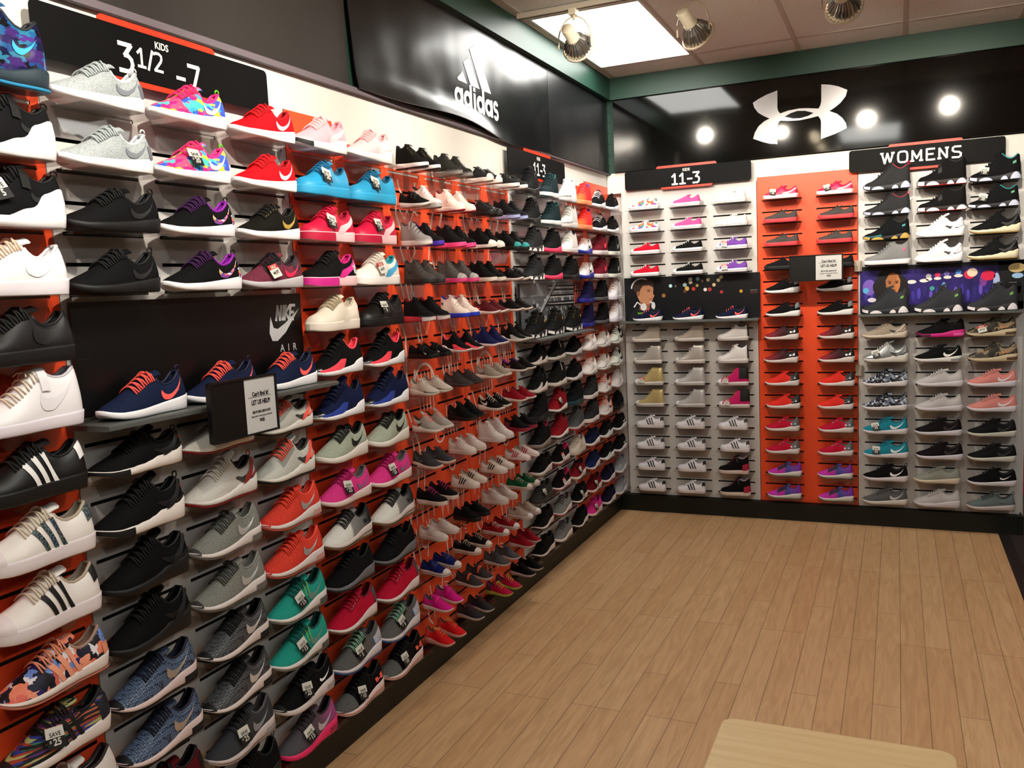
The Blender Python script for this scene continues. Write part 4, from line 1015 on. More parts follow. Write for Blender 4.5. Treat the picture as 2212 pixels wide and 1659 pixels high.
    if o.get('shellw'):
        q = MB(); m = M_(o['shellw'])
        for sd in (-1, 1): s.ribbon(q, [(.0,0),(.12,0),(.24,0),(.36,0),(.48,0),(.62,0)], smooth_pl([(.0,.60),(.12,.70),(.24,.62),(.33,.22),(.46,.16),(.62,.02)], 12), m, sd, .012, 18)
        put('heel_shell', q)
    if o.get('band'):
        q = MB(); m = M_(o['band'])
        s.sole_strip(q, .06, .99, .42, .50, m, 20, (-1, 1), 0, .0035); s.toe_band(q, .93, .42, .50, m, .0035)
        put('sole_line', q)
    if o.get('front'):    # front of the sole in another colour
        q = MB(); m = M_(o['front']); s.sole_strip(q, o.get('fu', .55), .95, .05, .98, m, 12, (-1, 1), 0, .004); s.toe_band(q, .945, .05, .98, m, .004); put('front_sole', q)
    if o.get('pods'):
        q = MB(); m = M_(o['pods'])
        for a, b, t in ((.00, .22, .98), (.26, .40, .75), (.55, .82, .85), (.85, .985, .95)): s.sole_strip(q, a, b, .10, t, m, 10, (-1, 1), 1 if b < .9 else 0, .006)
        put('sole_pod', q)
    if o.get('air'):
        q = MB(); m = M_(o['air']); s.sole_strip(q, .03, o.get('au', .24), .22, o.get('av', .62), m, 8, (-1, 1), 0, .005); put('air_unit', q)
    if o.get('eye'):
        q = MB(); m = M_(o['eye'])
        for sd in (-1, 1):
            for k in range(5 if not small else 4):
                p = s.P(.46+.045*k, .90, sd, .009); n_ = Vector((0, sd, .6)).normalized(); q.tube([p+Vector((.010*L*math.cos(a), 0, .010*L*math.sin(a))) for a in [2*PI*i/6 for i in range(6)]], .004*L, m, 4, True)
        put('eyelets', q)
    if o.get('stay'):
        q = MB(); m = M_(o['stay'])
        for sd in (-1, 1): s.patch(q, [(.42, .70), (.70, .55), (.70, 1), (.42, 1)], m, sd, .005, 8, 3)
        put('eyestay', q)
    if o.get('zip'):
        q = MB(); m = M_(o['zip'])
        for sd in (-1, 1):
            for k in range(4): q.tube([s.P(.42+.055*k, .92-.05*t, sd, .006) for t in range(0, 9, 2)]+[s.P(.40+.055*k, .45, sd, .006)], .004*L, m, 4)
        put('side_cords', q)
    if o.get('loop'):
        lc = M_('p:'+o['loop']); q = MB(); p = s.S(.02, .36); b = Vector((p.x-.005*L, 0, s.h(.03)*L))
        q.tube([b+Vector((.028*L*math.sin(a)+.012*L, 0, .030*L*(1-math.cos(a)))) for a in [2*PI*i/10 for i in range(10)]], .008*L, lc, 5, True); put('pull_loop', q)
    PARTS[(key, small)] = out; return out

ALL = []      # (object, description, column word, wall, row, order)
SRC = {}
def place_shoe(key, wall, a, z, off, small=False, mirror=False, yaw=0, name='sneaker', lim=None):
    src = SRC.get((key, small))
    base = {'L': LROT, 'B': 0.0, 'T': PI}[wall]
    if src is None:
        r = empty(name); SRC[(key, small)] = r
        for nm, me, lab in make_parts(key, small):
            p = link(nm, me, r)
            if lab: p['label'] = lab
    else:
        r = src.copy(); C.objects.link(r)
        for ch in list(src.children):
            c = ch.copy(); C.objects.link(c); c.parent = r
        r.name = name
    r.location = {'L': (off, a, z), 'B': (a, -off, z), 'T': (off, a, z)}[wall]
    r.rotation_euler = (0, 0, base+yaw)
    tz = DESIGN[key][1]*(max(b for _, b in STY[DESIGN[key][0]]['h'][4:8])+STY[DESIGN[key][0]]['ton']+.012)
    zs = 1.1 if lim is None else min(1.1, lim/tz)
    if wall == 'T': zs = min(1.22, .125/tz)
    r.scale = (1, -1 if mirror else 1, zs)
    return r
TAGS = {}
def price_tag(r, key, kind, label, roll=0.0, u=.62, side=-1, k=1.0):
    """small card hanging on the laces, resting against the shoe"""
    sty, L, *_ = DESIGN[key]; s = Shoe(sty, L)
    p = s.top(u, .27, .03); nd = Vector((0, side*1.0, .55)).normalized()
    q = Matrix.Rotation(r.rotation_euler.z, 4, 'Z'); pos = Matrix.Translation(r.location) @ q @ Vector((p.x, p.y-.006, p.z))
    g = TAGS.get(kind)
    if g is None:
        w2, h = .021, .022; f = Flat(); wt = mat('#d6d4ca', .6); bk = mat('#1a1a18', .5); rd = mat('#b8261c', .5); ik = mat('#1c1c1c', .6)
        if kind.startswith('SALE'):
            f.pol([(-w2, 0), (w2, 0), (w2, h*.62), (-w2, h*.62)], rd, 1, .0012); f.pol([(-w2, -h*1.15), (w2, -h*1.15), (w2, 0), (-w2, 0)], wt, 1, .0012)
            f.text('SALE', 0, .002, .0135, wt, 3, .0003, .85); f.text(kind[5:], 0, -.016, .015, ik, 3, .0003, .85)
        else:
            f.pol([(-w2, 0), (w2, 0), (w2*.95, h), (-w2*.95, h)], wt, 1, .0012); f.pol([(-w2*.9, -h), (w2, -h), (w2, 0), (-w2*.9, 0)], bk, 1, .0012)
            f.text('SAVE', 0, .0028, .0125, ik, 3, .0002, .95); f.text('$', -.0125, -.0105, .0095, wt, 3, .0003, .9); f.text(kind, .0025, -.0155, .0195, wt, 3, .0005, .95)
        me = bpy.data.meshes.new('price_tag'); me.from_pydata(f.v, [], f.f)
        for m in f.mats: me.materials.append(m)
        me.polygons.foreach_set('material_index', f.m); me.update(); TAGS[kind] = g = me
    o = link('price_tag', g); o.location = pos; o.scale = (k*1.1,)*3
    o.rotation_euler = (Matrix.Rotation(r.rotation_euler.z, 3, 'Z') @ Matrix.Rotation(math.radians(-22), 3, 'X') @ Matrix.Rotation(roll, 3, 'Y')).to_euler()
    tag(o, label, 'price tag', 'price tags on the shoes'); return o
# acrylic shelf
SHM = {}
def shelf_mesh(w_, dp):
    k = (w_, dp)
    if k in SHM: return SHM[k]
    q = MB(); a = acrylic(); t = .0028
    q.box((-w_/2, -dp, -t), (w_/2, -.0006, 0), a)
    h = .062; x0, x1 = w_/2-.004, w_/2-.028
    q.add([(-x0, -.0046, -t), (x0, -.0046, -t), (x1, -.0046, -h), (-x1, -.0046, -h), (-x0, -.0026, -t), (x0, -.0026, -t), (x1, -.0026, -h), (-x1, -.0026, -h)],
          [(0, 3, 2, 1), (4, 5, 6, 7), (0, 4, 7, 3), (1, 2, 6, 5), (3, 7, 6, 2)], a)
    me = bpy.data.meshes.new('acrylic_shelf'); me.from_pydata(q.v, [], q.f); me.materials.append(a); me.update(); SHM[k] = me; return me
def shelf(wall, a, z, w_, dp, label):
    o = link('acrylic_shelf', shelf_mesh(w_, dp)); o.location = on_left(a, z) if wall == 'L' else on_back(a, z)
    o.rotation_euler = (0, 0, LROT if wall == 'L' else 0); tag(o, label, 'shelf', 'clear acrylic shoe shelves'); return o
# ------------------------------------------------------------------ the shoe designs
W_ = '#e9e9e7'
def R_(key, up, sole, desc, **o): D(key, o.pop('sty', 'run'), o.pop('L', .28), up, sole, desc, **o)
# large shoes, left end of the left wall
R_('irid','tex:irid','#22323c','iridescent blue and purple high-top', sty='high', L=.29, lace='#101820', lin='#161c24', out='#2f8fc0', logo='sws:#2f9fd0')
R_('shell','#17171a','#eeeef4','black high-top with white shell sole and black tick', sty='high', L=.29, strap='mid', strapc='#101012', shellw='#eeeef4', lin='#101012', loop='#101012', lace='#101012', logo='sws:#101014', lsh=0)
R_('afw','l:#f0eff2','#e6e2ea','plain white leather low shoe', sty='cup', L=.29, lace='#d8c0a8', lin='#e2dee2', logo='sw:l:#eae8ec')
R_('afb','l:#151517','#151517','plain black leather low shoe', sty='cup', L=.29, lace='#1a1a1c', lin='#18181a', logo='sw:l:#1c1c1f')
R_('afm','l:#eeecf0','#e4dee8','white leather mid-top with ankle strap', sty='mid', L=.29, lace='#d8c8b4', lin='#c8c4cc', strap='mid', strapc='l:#e6e4ea', logo='sw:l:#e6e4ea')
R_('ssk','l:#121213','#131314','black shell-toe with three white stripes', sty='cup', L=.29, logo='st:#eeeeee', heel='#f0f0f0', lin='#0f0f10', lace='#121213', toe='l:#141415')
R_('ssg','l:#ece6e0','#e8dfe2','white shell-toe with three glitter stripes', sty='cup', L=.29, logo='st:tex:glit', heel='tex:glit', lin='#b8a894', lace='#d8ccb8', toe='l:#e6dcdc')
R_('ssw','l:#ece6e0','#e8dfe2','white shell-toe with three black stripes', sty='cup', L=.29, logo='st:#151515', heel='#151515', lin='#b4a48e', lace='#d4c6b2', toe='l:#e6dcdc')
R_('bloom','tex:bloom','#e8dcd4','floral print runner with salmon stripes', L=.29, logo='st:#f0a080', lin='#a88a78', lace='#e89878', out='#d88a7a', heel='#e89878', ht=(.1,.5))
R_('streak','tex:streak','#e6dcd6','multicolour streaked runner on white sole', L=.29, logo='st:#17171d', lin='#0f0f12', lace='#101014', heel='#1a1c26', ht=(.05,.8), hu=.16, toe='#131316', toeu=.93)
R_('dusk','l:#d8d0ca','#d8d0cc','white runner with brown collar', L=.29, lin='#2a1c1c', lace='#c8beb8')
R_('rgrey','heather:#b9c2c5','#f2f0f4','pale grey runner with grey tick', logo='sw:#767c84', lin='#c8ced2', lace='#a9b3b6', heel='#70747e', ht=(0,.62), loop='#e4e6ea')
R_('rfloral','tex:floral','#f2f0f4','multicolour print runner with white tick', logo='sw:#f4f4f8', lin='#f0308a', lace='#f0307a', loop='#6ad828', wide=1)
R_('rred','#cf0f1c','#f2f0f4','bright red runner with white tick', logo='sw:#f4f0f2', lin='#a80c18', lace='#d8101c')
R_('rblack','#151517','#151517','all black runner', logo='sw:#1b1b1e', lin='#121214', lace='#141416', loop='#141416')
R_('rprism','#151517','#f2f0f4','black runner with purple collar and prism tick', logo='sw:tex:prism', lin='#8a1aa0', lace='#3a1048', heel='tex:prism', ht=(0,.5), loop='#181818')
R_('rgold','#1b1914','#f2f0f4','black runner with gold tick', logo='sw:#a88a3a', lin='#15130f', lace='#171510', loop='#181612', eye='m:#b09a50')
R_('rwine','heather:#7a3548','#b8b4b8','wine red runner with pink tick and grey sole', logo='sw:#d8204a', lin='#241a20', lace='#201820', heel='#2a1c24', ht=(.45,1), hu=.2, stay='#241a20', loop='#201820')
R_('navy','#16203e','#f2f0f4','navy runner with coral tick and coral laces', logo='sw:#ff5f58', lin='#0f1530', lace='#ff5f52', loop='#141a34')
R_('huk','#131314','#e6ded8','black sock-fit trainer with red heel patch', sty='hua', hstrap='#131314', heel='#d02a20', ht=(.55,.9), hu=.06, lin='#101011', lace='#101011', front='#101011', fu=.72, loop='#141414', wave=.008)
R_('huw','#cfccc4','#dcd8d2','off-white trainer with dark red heel strap', sty='hua', hstrap='p:#8a2420', lin='#1a1616', lace='#cfc8c0', out='#8a1a1c', loop='#b03030', mud='#d6d2ca', wave=.01)
R_('huc','#c9c9c0','#dedad4','light grey trainer with coral heel strap', sty='hua', hstrap='p:#f0604e', lin='#35332f', lace='#f0604e', out='#1c1a1a', mud='#c6c8bc', stay='#8c8e86', wave=.01)
R_('hbb','#0e0e0f','#0e0e0f','all black bulky trainer', sty='hua', hstrap='#111112', lin='#0c0c0d', lace='#0e0e0f', wave=.008)
R_('mgrey','heather:#8f9088','#dcd4d0','heather grey runner with silver tick', sty='max', logo='sw:m:#d0d0cc', lin='#84847e', lace='#4a4a48', air='#6a6560', toe='#34322f', toeu=.95, out='#6a6662')
R_('mcoral','heather:#f04a38','#dcd4d0','bright coral runner with silver tick', sty='max', logo='sw:m:#b8b4b4', lin='#f05040', lace='#f04a34', air='#c89890', toe='#c8281e', toeu=.95, out='#c85a4a')
R_('mhexk','tex:hexblack','#dcd0cc','black scale print runner with silver tick', sty='max', logo='sw:m:#d8d4d0', lin='#0c0c0e', lace='#0e0e10', air='#141416', out='#141416', toe='#0c0c0d', toeu=.94)
R_('mhexn','tex:hexnavy','#dcc8c4','navy scale print runner with pale tick', sty='max', logo='sw:m:#b8a898', lin='#0c1026', lace='#0c1028', air='#14141a', out='#16161c', toe='#0a0c18', toeu=.93)
R_('mteal','#27a08e','#e2dcd8','teal runner with lime side cords', sty='max', logo='sw:#6a8a80', lin='#0a4f4a', lace='#0c5650', zip='#c0e83a', air='#555a56', out='#7a7e78')
R_('mdark','#3e3f42','#d0c4c2','dark grey runner with grey tick', sty='max', logo='sw:#8a8a8c', lin='#5a585a', lace='#303032', air='#a09a98', out='#b8acaa')
R_('mblack','#131315','#dcd2d0','black runner with white tick and air window', sty='max', logo='sws:#f0ecea', lin='#0f0f10', lace='#111112', loop='#1a2438', air='#a89c9a', toe='#0c0c0c', toeu=.94)
R_('mpink','tex:pinkfade','#f02a6c','grey and pink runner with hot pink sole', sty='max', logo='sw:#b8a8b0', lin='#241c1e', lace='#3a343a', air='#a02a50')
R_('bonly','#101011','#141415','plain black high-collar trainer', sty='sock', lin='#0c0c0d', lace='#0e0e0f', loop='#101010')
R_('dred','#5a1018','#1a1214','dark red trainer with black trim', lin='#1a0c0e', lace='#180c0e', heel='#151012', ht=(0,.8))
# columns E and F
R_('pnk1','l:#f3a9b4','#f6f0f0','pink court shoe with black toe edge', logo='fs:l:#f6c6cc', lin='#f0a0ac', lace='#f6d0d4', front='#1c1a1a', fu=.82, heel='l:#f08a9c', ht=(.7,1), sty='max')
R_('pnk2','l:#f6ccd0','#faf6f4','pale pink court shoe', logo='fs:l:#f8dcdc', lin='#f4b8bc', lace='#f4c8cc', heel='l:#f2a8b0', ht=(.7,1), sty='max')
R_('blu1','l:#2596c8','#2a9ccc','sky blue low shoe', sty='cup', lin='#1a4a66', lace='#1c6a94', eye='p:#123c54')
R_('blu2','l:#2a9ccc','#2fa4d4','sky blue slim low shoe', sty='cup', lin='#1a4a66', lace='#1c6a94', eye='p:#0f3448')
R_('pum1','l:#c8143e','#f2c8cc','crimson suede shoe with wide pink side stripe', sty='cup', logo='fs:#f4c6cc', lin='#a00e30', lace='#c8123c', front='#b8123a', fu=.55)
R_('pum2','l:#cc1642','#f2c8cc','crimson suede shoe with wide pink side stripe', sty='cup', logo='fs:#f4c6cc', lin='#a00e30', lace='#cc123c', front='#b8123a', fu=.55)
R_('bpk','#161517','#f0c8cc','black suede shoe with magenta heel and sole', sty='cup', logo='fs:#d8268c', heel='tex:marble', ht=(.2,.8), hu=.14, lin='#d0207c', lace='#141314', front='#d0248a', fu=.5)
R_('wbl','l:#efe9e0','#f2eeea','white shoe with sky blue side stripe', sty='cup', logo='fs:#4aa8d8', lin='#2a9aa8', lace='#e4dcd0')
R_('crm','l:#e0d6c6','#e6dccf','cream leather shoe with toothed sole', sty='cup', lin='#c8bca8', lace='#b8a88c', logo='fs:l:#e4dacb', wave=.0)
R_('blt','l:#141414','#161616','plain black leather court shoe', sty='cup', lin='#101010', lace='#121212', logo='fs:l:#181818')
R_('prc','#131315','#eeeef2','black sock shoe with coral lining and cage', sty='sock', cage='p:#ff4a5c', lin='#ff5064', lace='#141416', loop='#151517', toe='g:#0e0e10', toeu=.90)
R_('prn','#121a3e','#eeeef2','navy sock shoe with blue side cage', sty='sock', cage='p:#233f9a', lin='#0e1430', lace='#10183a', loop='#10183a', toe='g:#0c0f1e', toeu=.90)
R_('mint','heather:#b9c1ad','#e2dcd2','pale mint runner with black tick', logo='sw:#1a1c18', lin='#111110', lace='#121211', ton='#141412', sty='max')
R_('hpk','#e63c8e','#e4d2cc','hot pink runner with grey tick', logo='sw:#8a5a78', lin='#6a6468', lace='#b01c66', sty='run')
R_('uaw','tex:uagrey','#d8ccc6','white to black runner with black crossed-arc logo', logo='ua:#141414', lin='#0f0f0f', lace='#111111', out='#8a6a4a', band='#1a1a1a', sty='max')
R_('uab','#141316','#6a6a70','black runner with thin grey sole', lin='#0f0e10', lace='#121114', out='#232226', sty='max')
R_('uar','#c01434','#dcd0cc','crimson runner with grey heel', lin='#7a1026', lace='#b81030', eye='p:#e8d0d0', heel='#4a464a', ht=(.0,.95), hu=.13, out='#7a5a48', sty='max')
R_('uag','heather:#6c6a68','#d8d4d8','grey runner with blue crossed-arc logo', logo='ua:#2a70c0', heel='p:#b4b4bc', ht=(.2,.8), hu=.24, lin='#5a5658', lace='#8ac0a4', out='#3a6aa8', stay='#1f1d1e', sty='max')
R_('uak','#151317','#e4d2ce','black runner with coral crossed-arc logo', logo='ua:#f06048', lin='#100f12', lace='#141216', toe='heather:#6a6a68', toeu=.74, band='#f05848', out='#d8c0ba', sty='max')
# kids sizes on the far left wall
def K_(key, up, sole, desc, **o): D(key, o.pop('sty', 'max'), o.pop('L', .245), up, sole, desc, **o)
K_('hk1','#171718','#1a1a1b','all black ankle-strap high-top', sty='high', strap='mid', lin='#101010', lace='#121212')
K_('hteal','#16282c','#e6eaec','dark teal mid-top on white sole', sty='mid', lin='#0f5a5a', lace='#14383c', out='#14383c')
K_('hwht','l:#e9eaee','#e4e4ea','white mid-top with grey toe band', sty='mid', lin='#c8c8d0', lace='#e8e8ec', mud='tex:cement', logo='oval:#9a9aa0')
K_('hwht2','l:#d9d8d6','#e0dede','white mid-top with tan laces', sty='mid', lin='#b8b0a8', lace='#a89a8c', mud='tex:cement')
K_('hwht3','l:#e4e2e0','#e0dad8','white mid-top with red sole edge', sty='mid', lin='#2a2426', lace='#e0dcd8', out='#8a1c1c')
K_('hpods','#232426','#2a2a2c','black pointed high-top with white sole pods', sty='high', lin='#151516', lace='#151516', pods='#ececec')
K_('hpink','#171718','#e83c68','black high-top with hot pink sole', sty='high', lin='#131314', lace='#131314')
K_('hk2','#141416','#1a1a1c','black boxy high-top', sty='high', lin='#101012', lace='#121214')
K_('gold','#151515','#1c1c1c','black high-top with gold ornaments and white sole wedge', sty='high', lin='#101010', lace='#121212', logo='oval:m:#d8a830', pods='#e8e4e2', eye='m:#d8a830')
K_('hbw','#151517','#d8d0cc','black sock-like high-top on chunky white sole', sty='sock', lin='#101012', lace='#121214', cage='p:#d8d0cc', loop='#141414')
K_('hbst','#1c1b1a','#d0cac4','black high-top with white toe wedge and white strap patch', sty='high', strap='mid', strapc='p:#c8c4c0', lin='#121212', lace='#141414', mud='p:#d0ccc8')
K_('hbz','#111114','#d8d8de','black trainer with notched white sole', sty='hua', lin='#0d0d10', lace='#101013', wave=.02)
K_('htall','#17171a','#1e1e20','tall black high-top', sty='hi', lin='#101012', lace='#131316')
K_('htp','#161619','#8a8078','tall black high-top with pink trim', sty='high', lin='#a02040', lace='#131316')
K_('hred','#8f1420','#e0d8d4','deep red high-top with white sole edge', sty='high', lin='#4a0c12', lace='#6a0e18', out='#241214')
K_('htb','#10181c','#14343c','black trainer with teal toe', sty='mid', lin='#0c1214', lace='#0e1618', mud='#14525a')
K_('hgp','#4e5052','#c8bcb8','grey high-top with white toe patch and pink outsole', sty='high', lin='#3a3a3c', lace='#444648', mud='p:#b8b0ac', out='#c02c4a')
K_('hlow','#121113','#d0c8c4','black knit low trainer', lin='#0e0d0f', lace='#100f11')
K_('hbps','#171113','#d8ccc8','black and pink mesh trainer', lin='#c02050', lace='#141012', heel='#c83060', ht=(.4,1), out='#a84858')
K_('hcream','l:#c4b9ac','#ccc0b4','cream leather low shoe', sty='cup', lin='#a89a8c', lace='#b4a898')
K_('hgt','#343432','#2e2d2c','dark grey trainer', lin='#262625', lace='#2a2a28')
K_('hred2','#7a1420','#d8ccc8','dark red trainer on white sole', lin='#3a0c12', lace='#18090c', ton='#1a0c0e')
K_('hbwl','#131214','#d0c4be','black mesh shoe on white sole', lin='#0e0e10', lace='#111012', out='#2a2624')
K_('hgw','heather:#8c8c8a','#d4cac6','grey runner with black laces and red outsole', lin='#5a4a44', lace='#121212', out='#a83a34')
K_('hb25','#141316','#d8ccc6','black runner with white sole line', lin='#0f0f12', lace='#121214', out='#1c1a1a')
K_('hgr','heather:#83837f','#d8d0cc','grey mesh runner with dark laces', lin='#5a5a58', lace='#2e2e2e')
K_('ired','tex:redor','#f09060','red and orange mid-top', sty='mid', L=.24, lin='#6a3a8a', lace='#c01822')
K_('iblk','#121214','#ececf2','black trainer with white laces', L=.24, sty='hua', lin='#0e0e10', lace='#d8d8dc', stay='#101012')
K_('iblk2','#131315','#ececf2','black chunky trainer', L=.24, sty='hua', lin='#0e0e10', lace='#121214', loop='#121214')
K_('iwb','l:#e2e0e4','#2430a0','white runner with black tick and blue sole', L=.24, logo='sw:#181818', lin='#c8b8b4', lace='#d8a898')
K_('imar','#6a1424','#e4dce0','maroon high-top with pink tick', L=.24, sty='mid', logo='sw:#ff3a5c', lin='#3a0c14', lace='#4a0e1a')
K_('ibg','#161816','#d8dcd4','black mid-top with pale green tick', L=.24, sty='mid', logo='sw:#8a948a', lin='#101210', lace='#121412')
K_('inv','#14123e','#20208a','dark blue tall high-top', L=.24, sty='hi', lin='#0e0c2a', lace='#12103a')
K_('ibk','#131316','#5a5a5e','black mid-top with grey sole line', L=.24, sty='mid', lin='#0e0e10', lace='#111114', out='#1a1a1c')
K_('iwm','l:#e6e4ec','#dcdae8','white leather mid-top in the corner', L=.24, sty='mid', lin='#c8c0c4', lace='#d8b8a4', strap='mid', strapc='l:#dedce4')
K_('iwl','l:#e8e2e0','#dcd4d4','white leather low runner', L=.24, lin='#c8b4a8', lace='#d8a894', logo='sw:l:#d8d4d2')
K_('iwg','l:#d8d4d0','#e0dcdc','white and grey runner with orange patch', L=.24, mud='p:#6a6c72', lin='#8a7a70', lace='#c8b8ac', logo='oval:#f06a4a')
K_('iwk','l:#d8dcd4','#dcdcd8','white trainer with black stripes', L=.24, sty='hua', hstrap='p:#1a1a18', lin='#1c1c1a', lace='#1c1c1a', mud='p:#26261f')
K_('idg','#2c2c2e','#e0dcda','dark grey mid-top on white sole', L=.24, sty='mid', lin='#1c1c1e', lace='#202022')
K_('iwo','#d4ccc8','#e2dcda','white trainer with orange heel strap', L=.24, sty='hua', hstrap='p:#f0603a', lin='#3a3432', lace='#f0603a', wave=.01)
K_('iwh','#dcd6d8','#d8d2d8','white textured trainer', L=.24, sty='hua', lin='#c0bac0', lace='#d8d0d4', wave=.01)
K_('ibh','#0f0f12','#121214','solid black crumpled trainer', L=.24, sty='hua', lin='#0c0c0e', lace='#0e0e10')
K_('inw','#141838','#e0d8da','navy runner on white sole', L=.24, lin='#0e1028', lace='#101430')
K_('inb','#15204a','#e0d0cc','navy runner with blue toe', L=.24, lin='#0e1430', lace='#101838', mud='#1c3aa0')
K_('ibs','#121416','#dcdcdc','black runner with pale curved lines', L=.24, lin='#0e1012', lace='#101214', cage='p:#c8d8d4')
K_('ibt','#111113','#dcdade','black runner with small white tick', L=.24, lin='#0e0e10', lace='#101012', logo='sws:#f4f2f4')
K_('imt','#6a1018','#d8c8c4','dark maroon runner', L=.24, lin='#3a0a10', lace='#4a0c14')
K_('ins','#18122c','#d8ccd0','deep purple-navy runner', L=.24, lin='#100c20', lace='#140f26')
K_('igr','heather:#a0a4ac','#d4d0d4','pale grey mesh runner', L=.24, lin='#8a8e96', lace='#8a8c94')
K_('ipk','#d8308a','#d8c4c0','magenta runner', L=.24, lin='#8a2060', lace='#b02474')
# back wall
def J_(key, up, sole, desc, **o):
    o.setdefault('band', '#3a3a3e'); o.setdefault('toe', 'l:#f0f0f2'); D(key, o.pop('sty', 'lo'), .212, up, sole, desc, **o)
J_('cpaint','tex:paint','#f4f4f6','white canvas shoe with paint print heel', lin='#d86a3a', lace='#f0f0f0')
J_('cpink','#e8589a','#f4f2f4','pink canvas low shoe', lin='#d04a88', lace='#f4f0f2')
J_('cwht','#e8e6e0','#f2f0ec','off-white canvas low shoe', lin='#dcd8d0', lace='#eeeae4')
J_('cred','#c8102c','#f2f0f2','red canvas low shoe', lin='#a80c24', lace='#f4f0f2')
J_('cblk','#171817','#eeecee','black canvas low shoe', lin='#121312', lace='#f0eeee')
J_('cpur','#7a4aa8','#eeecf0','purple canvas low shoe', lin='#6a3a94', lace='#eeeaf0')
D('jnavy','run',.215,'#141a36','#f0eef2','navy runner with coral tick on metal shelf',logo='sw:#ff5f58',lin='#0e1226',lace='#ff6054')
J_('hbei','#b8ada0','#e4dcd6','beige canvas high-top', sty='hi', lin='#a89c8e', lace='#c8beb2', toe='l:#e4dcd4')
J_('hslv','m:#c8c2ba','#e4dcd6','pale metallic high-top', sty='hi', lin='#d0c8b8', lace='#d8d0c4', toe='l:#e4dcd4')
J_('hwbk','l:#dcd8d6','#e2dcd8','white leather high-top with black heel strip', sty='mid', lin='#151515', lace='#e0dcd8', heel='#151515', ht=(0,1), hu=.035, eye='p:#1a1a1a', toe='l:#dcd8d6')
J_('hgold','m:#d8c488','#dedad4','shiny gold high-top', sty='hi', lin='#a8985a', lace='#b8ac7a')
J_('hsil','m:#d2d2d0','#dcd8d6','shiny silver high-top', sty='hi', lin='#a8a8a6', lace='#b8b8b4')
J_('hpb','#d0246c','#e0d8d4','pink canvas high-top with black fold-over cuff', sty='hi', lin='#101010', lace='#e86a4a', heel='#101012', ht=(.25,1), hu=.30)
def S_(key, st, desc): D(key, 'cup', .205, 'l:#e2dee2', '#dcd6d8', desc, logo='st:'+st, heel=st, lin='#c8c4c8', lace='#dcd8dc', toe='l:#dedade')
S_('sgl','#3c3c3e','small white shell-toe with dark glitter stripes'); S_('sbk','#1a1a1a','small white shell-toe with solid black stripes')
D('jmid','mid',.212,'#151113','#d8c8c0','black and crimson strap mid-top',lin='#b8a0a8',lace='#7a1830',strap='mid',strapc='#1a1416',heel='#a01838',ht=(0,.5),hu=.2)
def U_(key, up, sole, desc, **o): D(key, o.pop('sty', 'max'), .222, up, sole, desc, **o)
U_('kpum','l:#b8184c','#e4c8cc','crimson shoe with broad pink stripe', sty='lo', logo='fs:#e8a8b4', lin='#981038', lace='#b8184a')
U_('kgry','#4c4644','#c83a40','grey slim shoe with coral toe and sole edge', sty='lo', toe='p:#e04450', toeu=.93, lin='#3a3432', lace='#241e1c')
U_('kblk','#1d1d20','#202022','dark slip-on shoe', sty='lo', lin='#161618', lace='#1a1a1c')
U_('kbw','#151515','#e6e6e6','black shoe with grey heel patch and curved white sole', lin='#101010', lace='#121212', heel='p:#6a6e72', ht=(.4,1), hu=.14)
U_('kwin','tex:uafade','#d8ccc8','wine to black runner with white crossed-arc logo', logo='ua:#e8e4e4', lin='#151212', lace='#181214', wave=.004)
U_('kcor','#e8342a','#dcd4d2','coral red runner with black heel panel', logo='ua:#e8e4e4', lin='#1c1c1c', lace='#e8342a', heel='#1d2022', ht=(0,1), hu=.26)
U_('kcri','#c01838','#d8d0ce','rose red runner with grey heel panel', logo='ua:#d0d0d0', lin='#5a5658', lace='#b81430', eye='p:#f0e8e8', heel='#55575c', ht=(0,1), hu=.22)
U_('kpur','tex:purp','#d8d4d0','magenta and blue runner with teal sole flecks', lin='#7a2a8a', lace='#1a1420', stay='#241a2c', out='#8ab4ac')
def L_(key, up, sole, desc, **o): D(key, o.pop('sty', 'run'), o.pop('L', .272), up, sole, desc, **o)
L_('lj6','#2c2c2e','#2a2a2c','charcoal high-top with icy sole windows and red tab', sty='high', lin='#8a2030', lace='#202022', pods='#b8c0dc', loop='#d02848')
L_('lj7','#12181a','#1c1c1c','black and teal high-top with yellow sole accents', sty='high', mud='#17787c', logo='oval:#17868a', lin='#0f1414', lace='#0f1414', pods='#b89a4a')
L_('lgl','heather:#8f9090','#e0dee0','light grey low-top with pink emblem', sty='mid', logo='oval:#c84a7a', lin='#7c7c7e', lace='#84868a')
L_('ljr','#171516','#2a2022','black low-top with white sole pods and red edge', sty='mid', pods='#f4f0f4', out='#a81c20', lin='#121011', lace='#141213', strap='fore')
L_('lhw','#e6e6ea','#ecebee','white trainer with wavy sole', sty='hua', hstrap='p:#e2e2e8', lin='#d8d8dc', lace='#ececf0', wave=.012)
L_('ljt','#17171a','#2a2a2e','black high-top with teal collar and green emblem', sty='high', logo='oval:#5aa078', lin='#1a8a8a', lace='#17171a', pods='#c8d0e4')
L_('lhb','#1a1b1c','#e4dcbc','black trainer with cream sole', sty='hua', hstrap='p:#1c1d1e', lin='#111112', lace='#131314', wave=.01, out='#b89a5a', loop='#161616')
L_('lj13','#34363a','#26262a','charcoal high-top with green emblem and white pods', sty='high', logo='oval:#6aa04a', lin='#26262a', lace='#303236', pods='#e8e4e8')
L_('lhbe','#a89a8a','#c8bcac','beige trainer with wavy sole', sty='hua', hstrap='p:#b0a294', lin='#9a8c7c', lace='#ab9d8c', wave=.012)
L_('lmg','#151418','#c8207c','black runner with magenta bubble sole', sty='max', lin='#111014', lace='#131216', front='#4a1030', fu=.7, air='#e05aa0')
